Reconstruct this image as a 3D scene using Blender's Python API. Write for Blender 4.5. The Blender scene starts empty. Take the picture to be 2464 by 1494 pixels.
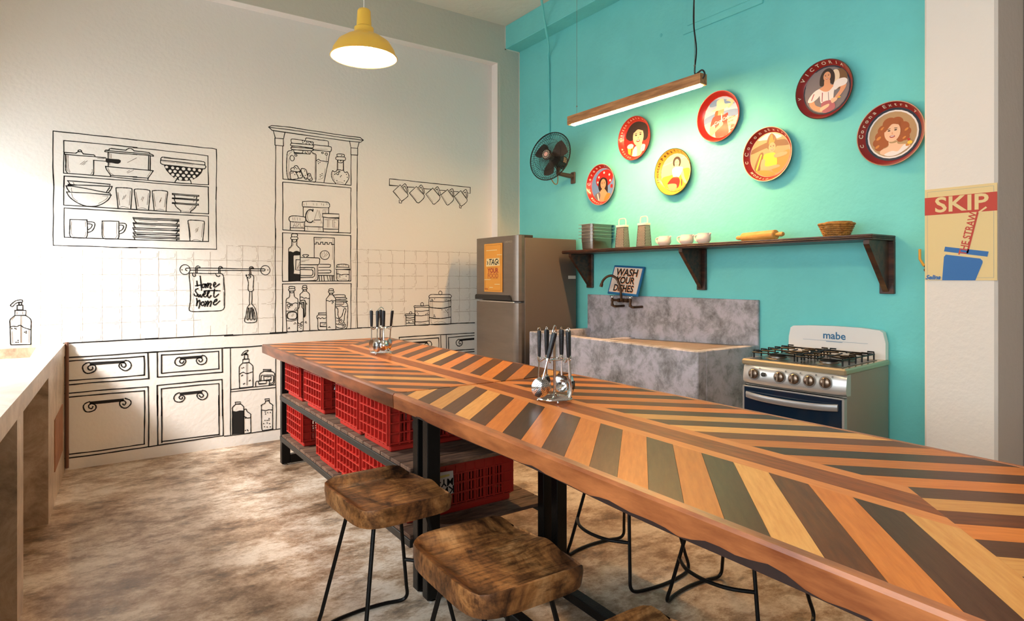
import bpy, math, random
from mathutils import Vector, Matrix
random.seed(7)
S = bpy.context.scene
COL = S.collection
PI = math.pi

# ---------------------------------------------------------------- camera
EYE = 1.40
FW = Vector((0.568, 0.823, 0.0)).normalized()
cd = bpy.data.cameras.new('camera')
cd.sensor_fit = 'HORIZONTAL'; cd.sensor_width = 36.0
cd.lens = 36.0 * 1496.0 / 2464.0
cd.shift_y = -80.0 / 2464.0
cd.clip_start = 0.02
cam = bpy.data.objects.new('camera', cd)
cam.location = (0, 0, EYE)
cam.rotation_euler = (PI / 2, 0, -math.atan2(FW.x, FW.y))
COL.objects.link(cam); S.camera = cam

# ---------------------------------------------------------------- world and daylight
w = bpy.data.worlds.new('daylight'); S.world = w; w.use_nodes = True
bg = w.node_tree.nodes['Background']
bg.inputs[0].default_value = (0.80, 0.92, 1.0, 1); bg.inputs[1].default_value = 5.3

def area(name, loc, direction, sx, sy, power, color, spread=180):
    l = bpy.data.lights.new(name, 'AREA'); l.shape = 'RECTANGLE'; l.size = sx; l.size_y = sy
    l.energy = power; l.color = color; l.spread = math.radians(spread)
    o = bpy.data.objects.new(name, l); o.location = loc
    o.rotation_euler = Vector(direction).to_track_quat('-Z', 'Y').to_euler()
    COL.objects.link(o); return o
# sky light falling through the window over the left concrete counter
area('window_daylight', (-1.95, 4.45, 2.80), (1.6, 0.75, -1.5), 0.5, 0.5, 195, (1.0, 0.95, 0.92), 150)
# portal that samples the sky through the long side window
pw = area('side_window_portal', (-0.80, 0.3, 1.85), (1, 0, 0), 3.8, 1.7, 1, (1, 1, 1)); pw.data.cycles.is_portal = True

S.view_settings.view_transform = 'Standard'; S.view_settings.look = 'None'
S.view_settings.exposure = 0.08; S.view_settings.gamma = 1.0
S.view_settings.use_curve_mapping = False

# ---------------------------------------------------------------- materials
def lin(h):
    if isinstance(h, str):
        h = h.lstrip('#'); c = [int(h[i:i+2], 16) / 255 for i in (0, 2, 4)]
    else: c = h
    return tuple((v / 12.92 if v <= 0.04045 else ((v + 0.055) / 1.055) ** 2.4) for v in c) + (1,)
MATS = {}
def mat(name, col, rough=0.5, metal=0.0, var=0.0, vscale=8.0, bump=0.0, bscale=60.0, col2=None, spec=0.5, coat=0.0, rand=0.0, stretch=None, emit=0.0, rotz=0.0, detail=4.0, ramp=(0.35, 0.65)):
    if name in MATS: return MATS[name]
    m = bpy.data.materials.new(name); m.use_nodes = True
    nt = m.node_tree; N = nt.nodes; L = nt.links
    b = N['Principled BSDF']
    c1 = lin(col)
    b.inputs['Base Color'].default_value = c1
    b.inputs['Roughness'].default_value = rough; b.inputs['Metallic'].default_value = metal
    b.inputs['Specular IOR Level'].default_value = spec
    b.inputs['Coat Weight'].default_value = coat; b.inputs['Coat Roughness'].default_value = 0.12
    if emit:
        b.inputs['Emission Color'].default_value = c1; b.inputs['Emission Strength'].default_value = emit
    vec = None
    if var or bump or col2:
        tc = N.new('ShaderNodeTexCoord'); mp = N.new('ShaderNodeMapping'); L.new(tc.outputs['Object'], mp.inputs['Vector'])
        mp.inputs['Rotation'].default_value = (0, 0, rotz)
        if stretch:
            mp2 = N.new('ShaderNodeMapping'); L.new(mp.outputs[0], mp2.inputs['Vector']); mp2.inputs['Scale'].default_value = stretch; vec = mp2.outputs[0]
        else: vec = mp.outputs[0]
    if var or col2:
        nz = N.new('ShaderNodeTexNoise'); nz.inputs['Scale'].default_value = vscale; nz.inputs['Detail'].default_value = detail
        nz.inputs['Roughness'].default_value = 0.62
        L.new(vec, nz.inputs['Vector'])
        rp = N.new('ShaderNodeValToRGB')
        rp.color_ramp.elements[0].position = ramp[0]; rp.color_ramp.elements[1].position = ramp[1]
        rp.color_ramp.elements[0].color = c1
        rp.color_ramp.elements[1].color = lin(col2) if col2 else tuple(min(1, v * (1 - var)) for v in c1[:3]) + (1,)
        L.new(nz.outputs['Fac'], rp.inputs['Fac']); out = rp.outputs['Color']
        if rand:
            oi = N.new('ShaderNodeObjectInfo'); hs = N.new('ShaderNodeHueSaturation')
            mr = N.new('ShaderNodeMapRange'); mr.inputs[3].default_value = 1 - rand; mr.inputs[4].default_value = 1 + rand
            L.new(oi.outputs['Random'], mr.inputs[0]); L.new(mr.outputs[0], hs.inputs['Value']); L.new(out, hs.inputs['Color']); out = hs.outputs['Color']
        L.new(out, b.inputs['Base Color'])
    if bump:
        n2 = N.new('ShaderNodeTexNoise'); n2.inputs['Scale'].default_value = bscale; n2.inputs['Detail'].default_value = 3
        L.new(vec, n2.inputs['Vector'])
        bp = N.new('ShaderNodeBump'); bp.inputs['Strength'].default_value = bump; bp.inputs['Distance'].default_value = 0.01
        L.new(n2.outputs['Fac'], bp.inputs['Height']); L.new(bp.outputs[0], b.inputs['Normal'])
    MATS[name] = m; return m

def concrete(name, cols, pos, scale, rough, bump, stretch=(1, 1, 1), spec=0.5, rotz=0.0, distort=0.8):
    m = bpy.data.materials.new(name); m.use_nodes = True; nt = m.node_tree; N = nt.nodes; L = nt.links; b = N['Principled BSDF']
    tc = N.new('ShaderNodeTexCoord'); mp = N.new('ShaderNodeMapping'); L.new(tc.outputs['Object'], mp.inputs[0]); mp.inputs['Scale'].default_value = stretch
    mp.inputs['Rotation'].default_value = (0, 0, rotz)
    n1 = N.new('ShaderNodeTexNoise'); n1.inputs['Scale'].default_value = scale; n1.inputs['Detail'].default_value = 11; n1.inputs['Roughness'].default_value = 0.74; n1.inputs['Distortion'].default_value = distort
    L.new(mp.outputs[0], n1.inputs['Vector'])
    rp = N.new('ShaderNodeValToRGB'); e = rp.color_ramp.elements
    e[0].position = pos[0]; e[0].color = lin(cols[0]); e[1].position = pos[-1]; e[1].color = lin(cols[-1])
    for p, c in zip(pos[1:-1], cols[1:-1]):
        q = e.new(p); q.color = lin(c)
    L.new(n1.outputs['Fac'], rp.inputs[0]); L.new(rp.outputs[0], b.inputs['Base Color'])
    b.inputs['Roughness'].default_value = rough; b.inputs['Specular IOR Level'].default_value = spec
    bp = N.new('ShaderNodeBump'); bp.inputs['Strength'].default_value = bump; bp.inputs['Distance'].default_value = 0.01
    L.new(n1.outputs['Fac'], bp.inputs['Height']); L.new(bp.outputs[0], b.inputs['Normal'])
    MATS[name] = m; return m

def floor_concrete():
    m = bpy.data.materials.new('polished_concrete_floor'); m.use_nodes = True; N = m.node_tree.nodes; L = m.node_tree.links; b = N['Principled BSDF']
    tc = N.new('ShaderNodeTexCoord')
    def nz(scale, detail, rough, st=(1, 1, 1), rz=0.0):
        mp = N.new('ShaderNodeMapping'); L.new(tc.outputs['Object'], mp.inputs[0]); mp.inputs['Scale'].default_value = st; mp.inputs['Rotation'].default_value = (0, 0, rz)
        n = N.new('ShaderNodeTexNoise'); n.inputs['Scale'].default_value = scale; n.inputs['Detail'].default_value = detail; n.inputs['Roughness'].default_value = rough
        L.new(mp.outputs[0], n.inputs['Vector']); return n.outputs['Fac']
    def ramp(f, stops):
        r = N.new('ShaderNodeValToRGB'); e = r.color_ramp.elements; e[0].position = stops[0][0]; e[0].color = lin(stops[0][1]); e[1].position = stops[-1][0]; e[1].color = lin(stops[-1][1])
        for p_, c_ in stops[1:-1]: q = e.new(p_); q.color = lin(c_)
        L.new(f, r.inputs[0]); return r.outputs[0]
    def mixc(kind, f, a, c):
        x = N.new('ShaderNodeMix'); x.data_type = 'RGBA'; x.blend_type = kind; x.inputs[0].default_value = f; L.new(a, x.inputs[6]); L.new(c, x.inputs[7]); return x.outputs[2]
    base = ramp(nz(1.3, 14, 0.78), [(0.38, '#7E634A'), (0.47, '#B79E85'), (0.54, '#D8C7B3'), (0.66, '#E6DACB')])
    streak = ramp(nz(3.0, 14, 0.78, (1.0, 1.9, 1), 0.9), [(0.38, '#4E3B2A'), (0.46, '#C4B29E'), (0.53, '#FFFFFF')])
    fine = ramp(nz(38, 12, 0.85, (1.0, 1.7, 1), 0.9), [(0.38, '#54422F'), (0.45, '#E8DED2'), (0.52, '#FFFFFF')])
    c = mixc('MULTIPLY', 0.75, base, streak); c = mixc('MULTIPLY', 0.36, c, fine); L.new(c, b.inputs['Base Color'])
    b.inputs['Roughness'].default_value = 0.36; b.inputs['Specular IOR Level'].default_value = 0.4
    bp = N.new('ShaderNodeBump'); bp.inputs['Strength'].default_value = 0.08; bp.inputs['Distance'].default_value = 0.01; L.new(nz(16, 8, 0.75), bp.inputs['Height']); L.new(bp.outputs[0], b.inputs['Normal'])
    return m
white_wall = mat('white_plaster', '#ECE7E0', 0.9, bump=0.25, bscale=35, spec=0.2)
beam_white = mat('white_plaster_beam', '#E6E2D8', 0.9, bump=0.35, bscale=30, spec=0.2)
teal = mat('teal_paint', '#7ADAD8', 0.75, var=0.06, vscale=3, bump=0.25, bscale=28, spec=0.25)
ceil_m = mat('ceiling_plaster', '#E6DFD0', 0.95, bump=0.6, bscale=14, spec=0.15)
ink = mat('mural_black_paint', '#262423', 0.8, spec=0.2)
ink_thin = mat('mural_thin_line', '#6B5F55', 0.85, spec=0.2)
ink_tile = mat('mural_tile_line', '#AA9A8C', 0.9, spec=0.1)
floor_m = floor_concrete()
sink_m = concrete('grey_cement', ['#6C6968', '#9A979B', '#BBB6BF', '#CAC4CD'], [0.34, 0.46, 0.56, 0.72], 7.0, 0.6, 0.45, (1, 1, 1.0), distort=0.25)
counter_m = concrete('beige_cement', ['#7C6A58', '#B39C84', '#D6C4B0'], [0.3, 0.5, 0.7], 4.0, 0.3, 0.15)
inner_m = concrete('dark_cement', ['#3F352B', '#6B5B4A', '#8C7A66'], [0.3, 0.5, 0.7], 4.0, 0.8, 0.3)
rust_m = mat('red_clay', '#99643F', 0.9, var=0.3, vscale=9, bump=0.4)
steel = mat('chrome', '#D9D8D6', 0.12, 1.0)
brushed = mat('brushed_steel', '#9A928A', 0.34, 1.0, var=0.15, vscale=5, stretch=(1, 1, 8))
black_metal = mat('black_steel', '#191817', 0.38, 0.6, bump=0.1, bscale=120)
black_plastic = mat('black_plastic', '#17171A', 0.35, bump=0.15, bscale=200)
dark_grey = mat('dark_grey_steel', '#3A3733', 0.5, 0.4)
white_enamel = mat('white_enamel', '#F2EEEA', 0.22)
ceramic = mat('cream_ceramic', '#F1E2D3', 0.22)
red_plastic = mat('red_crate_plastic', '#B62A20', 0.40, var=0.12, vscale=6, bump=0.06)
brass = mat('old_brass', '#5E4432', 0.38, 0.8, var=0.35, vscale=30)

# ---------------------------------------------------------------- mesh builder
class MB:
    def __init__(s): s.v = []; s.f = []; s.m = []; s.mi = 0
    def add(s, vs, fs, M=None):
        o = len(s.v)
        for p in vs:
            p = Vector(p)
            s.v.append(tuple(M @ p) if M is not None else tuple(p))
        for f in fs: s.f.append([i + o for i in f]); s.m.append(s.mi)
        return s
    def box(s, a, b, ch=0.0, M=None):
        x0, y0, z0 = [min(a[i], b[i]) for i in range(3)]; x1, y1, z1 = [max(a[i], b[i]) for i in range(3)]
        if ch <= 0:
            vs = [(x0,y0,z0),(x1,y0,z0),(x1,y1,z0),(x0,y1,z0),(x0,y0,z1),(x1,y0,z1),(x1,y1,z1),(x0,y1,z1)]
            fs = [(0,3,2,1),(4,5,6,7),(0,1,5,4),(1,2,6,5),(2,3,7,6),(3,0,4,7)]
            return s.add(vs, fs, M)
        c = min(ch, (x1-x0)/2.01, (y1-y0)/2.01, (z1-z0)/2.01)
        X = (x0, x1); Y = (y0, y1); Z = (z0, z1); vs = []; idx = {}
        for i in (0, 1):
            for j in (0, 1):
                for k in (0, 1):
                    sx = c if i == 0 else -c; sy = c if j == 0 else -c; sz = c if k == 0 else -c
                    idx[i,j,k,0] = len(vs); vs.append((X[i], Y[j]+sy, Z[k]+sz))
                    idx[i,j,k,1] = len(vs); vs.append((X[i]+sx, Y[j], Z[k]+sz))
                    idx[i,j,k,2] = len(vs); vs.append((X[i]+sx, Y[j]+sy, Z[k]))
        fs = []
        g = lambda i,j,k,a: idx[i,j,k,a]
        fs.append([g(0,0,0,0),g(0,0,1,0),g(0,1,1,0),g(0,1,0,0)]); fs.append([g(1,0,0,0),g(1,1,0,0),g(1,1,1,0),g(1,0,1,0)])
        fs.append([g(0,0,0,1),g(1,0,0,1),g(1,0,1,1),g(0,0,1,1)]); fs.append([g(0,1,0,1),g(0,1,1,1),g(1,1,1,1),g(1,1,0,1)])
        fs.append([g(0,0,0,2),g(0,1,0,2),g(1,1,0,2),g(1,0,0,2)]); fs.append([g(0,0,1,2),g(1,0,1,2),g(1,1,1,2),g(0,1,1,2)])
        for j in (0,1):
            for k in (0,1): fs.append([g(0,j,k,1),g(1,j,k,1),g(1,j,k,2),g(0,j,k,2)] if j == k else [g(0,j,k,2),g(1,j,k,2),g(1,j,k,1),g(0,j,k,1)])
        for i in (0,1):
            for k in (0,1): fs.append([g(i,0,k,0),g(i,1,k,0),g(i,1,k,2),g(i,0,k,2)] if i != k else [g(i,0,k,2),g(i,1,k,2),g(i,1,k,0),g(i,0,k,0)])
        for i in (0,1):
            for j in (0,1): fs.append([g(i,j,0,0),g(i,j,1,0),g(i,j,1,1),g(i,j,0,1)] if i == j else [g(i,j,0,1),g(i,j,1,1),g(i,j,1,0),g(i,j,0,0)])
        for i in (0,1):
            for j in (0,1):
                for k in (0,1):
                    t = [g(i,j,k,0), g(i,j,k,1), g(i,j,k,2)]
                    fs.append(t if (i + j + k) % 2 else t[::-1])
        return s.add(vs, fs, M)
    def prism(s, pts, z0, z1, M=None):
        n = len(pts)
        vs = [(x, y, z0) for x, y in pts] + [(x, y, z1) for x, y in pts]
        fs = [list(range(n))[::-1], list(range(n, 2*n))] + [[i, (i+1) % n, (i+1) % n + n, i + n] for i in range(n)]
        return s.add(vs, fs, M)
    def lathe(s, prof, seg=24, M=None, close=False):
        vs = []; fs = []; n = len(prof)
        for k in range(seg):
            a = 2*PI*k/seg; c, d = math.cos(a), math.sin(a)
            for r, z in prof: vs.append((r*c, r*d, z))
        for k in range(seg):
            k2 = (k+1) % seg
            for i in range(n-1):
                fs.append([k*n+i, k2*n+i, k2*n+i+1, k*n+i+1])
            if close: fs.append([k*n+n-1, k2*n+n-1, k2*n, k*n])
        if not close:
            if prof[0][0] > 1e-6: fs.append([k*n for k in range(seg)][::-1])
            if prof[-1][0] > 1e-6: fs.append([k*n+n-1 for k in range(seg)])
        return s.add(vs, fs, M)
    def open_lathe(s, prof, seg=24, M=None):
        vs = []; fs = []; n = len(prof)
        for k in range(seg):
            a = 2*PI*k/seg; c, d = math.cos(a), math.sin(a)
            for r, z in prof: vs.append((r*c, r*d, z))
        for k in range(seg):
            k2 = (k+1) % seg
            for i in range(n-1): fs.append([k*n+i, k2*n+i, k2*n+i+1, k*n+i+1])
        return s.add(vs, fs, M)
    def tube(s, pts, r, seg=8, closed=False, M=None):
        P = [Vector(p) for p in pts]; n = len(P); vs = []; fs = []
        rr = r if isinstance(r, (list, tuple)) else [r]*n
        up = None
        for i in range(n):
            if closed: t = P[(i+1) % n] - P[i-1]
            else: t = P[min(i+1, n-1)] - P[max(i-1, 0)]
            t.normalize()
            if up is None: up = t.orthogonal().normalized()
            up = (up - t * up.dot(t))
            if up.length < 1e-6: up = t.orthogonal()
            up.normalize(); sd = t.cross(up)
            for k in range(seg):
                a = 2*PI*k/seg
                vs.append(P[i] + (up*math.cos(a) + sd*math.sin(a))*rr[i])
        m = n if closed else n-1
        for i in range(m):
            j = (i+1) % n
            for k in range(seg):
                k2 = (k+1) % seg
                fs.append([i*seg+k, i*seg+k2, j*seg+k2, j*seg+k])
        if not closed:
            fs.append(list(range(seg))[::-1]); fs.append([(n-1)*seg+k for k in range(seg)])
        return s.add(vs, fs, M)
    def poly(s, pts, z, M=None):
        return s.add([(x, y, z) for x, y in pts], [list(range(len(pts)))], M)
    def ell(s, cx, cy, rx, ry, z, M=None, n=24, rot=0):
        c, d = math.cos(rot), math.sin(rot)
        return s.poly([(cx + rx*math.cos(2*PI*k/n)*c - ry*math.sin(2*PI*k/n)*d, cy + rx*math.cos(2*PI*k/n)*d + ry*math.sin(2*PI*k/n)*c) for k in range(n)], z, M)
    def sphere(s, c, r, seg=12, rings=8, M=None, sc=(1, 1, 1)):
        vs = []; fs = []
        for i in range(rings+1):
            t = PI*i/rings
            for k in range(seg):
                a = 2*PI*k/seg
                vs.append((c[0]+r*sc[0]*math.sin(t)*math.cos(a), c[1]+r*sc[1]*math.sin(t)*math.sin(a), c[2]-r*sc[2]*math.cos(t)))
        for i in range(rings):
            for k in range(seg):
                k2 = (k+1) % seg
                fs.append([i*seg+k, i*seg+k2, (i+1)*seg+k2, (i+1)*seg+k])
        return s.add(vs, fs, M)
    def build(s, name, mats, parent=None, smooth=False, world=True, kind=None, label=None):
        """world=True: vertices are room coordinates, moved into the parent's space."""
        me = bpy.data.meshes.new(name)
        v = s.v
        if parent is not None and world:
            inv = basis(parent).inverted(); v = [tuple(inv @ Vector(p)) for p in v]
        me.from_pydata(v, [], s.f); 
        if not isinstance(mats, (list, tuple)): mats = [mats]
        for mm in mats: me.materials.append(mm)
        if len(mats) > 1: me.polygons.foreach_set('material_index', s.m)
        if smooth:
            me.polygons.foreach_set('use_smooth', [True]*len(me.polygons))
            me.set_sharp_from_angle(angle=math.radians(smooth if smooth is not True else 40))
        me.update()
        o = bpy.data.objects.new(name, me); COL.objects.link(o)
        if parent is not None: o.parent = parent
        if kind: o['kind'] = kind
        if label: o['label'] = label
        return o
def basis(o):
    m = Matrix.LocRotScale(o.location, o.rotation_euler, o.scale)
    return (basis(o.parent) @ m) if o.parent else m
def thing(name, label, cat, loc=(0, 0, 0), rot=0, group=None):
    o = bpy.data.objects.new(name, None); o.empty_display_size = 0.05; COL.objects.link(o)
    o.location = loc; o.rotation_euler = rot if isinstance(rot, tuple) else (0, 0, rot)
    o['label'] = label; o['category'] = cat
    if group: o['group'] = group
    return o
def tag(o, label, cat, group=None):
    o['label'] = label; o['category'] = cat
    if group: o['group'] = group
    return o
def copy_tree(o, parent=None):
    c = o.copy(); COL.objects.link(c); c.parent = parent
    for ch in o.children: copy_tree(ch, c)
    return c
def catmull(P, n=6, closed=False):
    P = [Vector(p) for p in P]; m = len(P); out = []
    rng = m if closed else m-1
    for i in range(rng):
        p1, p2 = P[i], P[(i+1) % m]
        p0 = P[i-1] if (i > 0 or closed) else p1
        p3 = P[(i+2) % m] if (i+2 < m or closed) else p2
        for k in range(n):
            t = k/n
            out.append(0.5*(2*p1 + (p2-p0)*t + (2*p0-5*p1+4*p2-p3)*t*t + (3*p1-p0-3*p2+p3)*t**3))
    if not closed: out.append(P[-1])
    return out
def frame(origin, ex, ey):
    ex = Vector(ex).normalized(); ey = Vector(ey).normalized(); ez = ex.cross(ey)
    m = Matrix.Identity(4)
    for i in range(3): m[i][0] = ex[i]; m[i][1] = ey[i]; m[i][2] = ez[i]; m[i][3] = origin[i]
    return m
def facing_room(x, y, z): return frame((x, y, z), (0, -1, 0), (0, 0, 1))     # on surfaces that look toward -X
TXT = {}
def glyphs(t, size, bold=0.0, shear=0.0, sx=1.0, align='CENTER'):
    key = (t, size, bold, shear, sx, align)
    if key in TXT: return TXT[key]
    cu = bpy.data.curves.new('lettering', 'FONT'); cu.body = t; cu.size = size; cu.offset = bold; cu.shear = shear
    cu.align_x = align; cu.align_y = 'CENTER'; cu.resolution_u = 3; cu.fill_mode = 'FRONT'
    ob = bpy.data.objects.new('lettering', cu)
    me = bpy.data.meshes.new_from_object(ob)
    r = ([(v.co.x*sx, v.co.y, 0.0) for v in me.vertices], [list(p.vertices) for p in me.polygons])
    bpy.data.objects.remove(ob); bpy.data.curves.remove(cu); bpy.data.meshes.remove(me)
    TXT[key] = r; return r
def put_text(mb, t, size, M, bold=0.0, shear=0.0, sx=1.0, z=0.0006, align='CENTER', at=(0, 0), rot=0.0):
    vs, fs = glyphs(t, size, bold, shear, sx, align); c, d = math.cos(rot), math.sin(rot)
    mb.add([(at[0]+x*c-y*d, at[1]+x*d+y*c, z) for x, y, _ in vs], fs, M)
def struct(o): o['kind'] = 'structure'; return o
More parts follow.
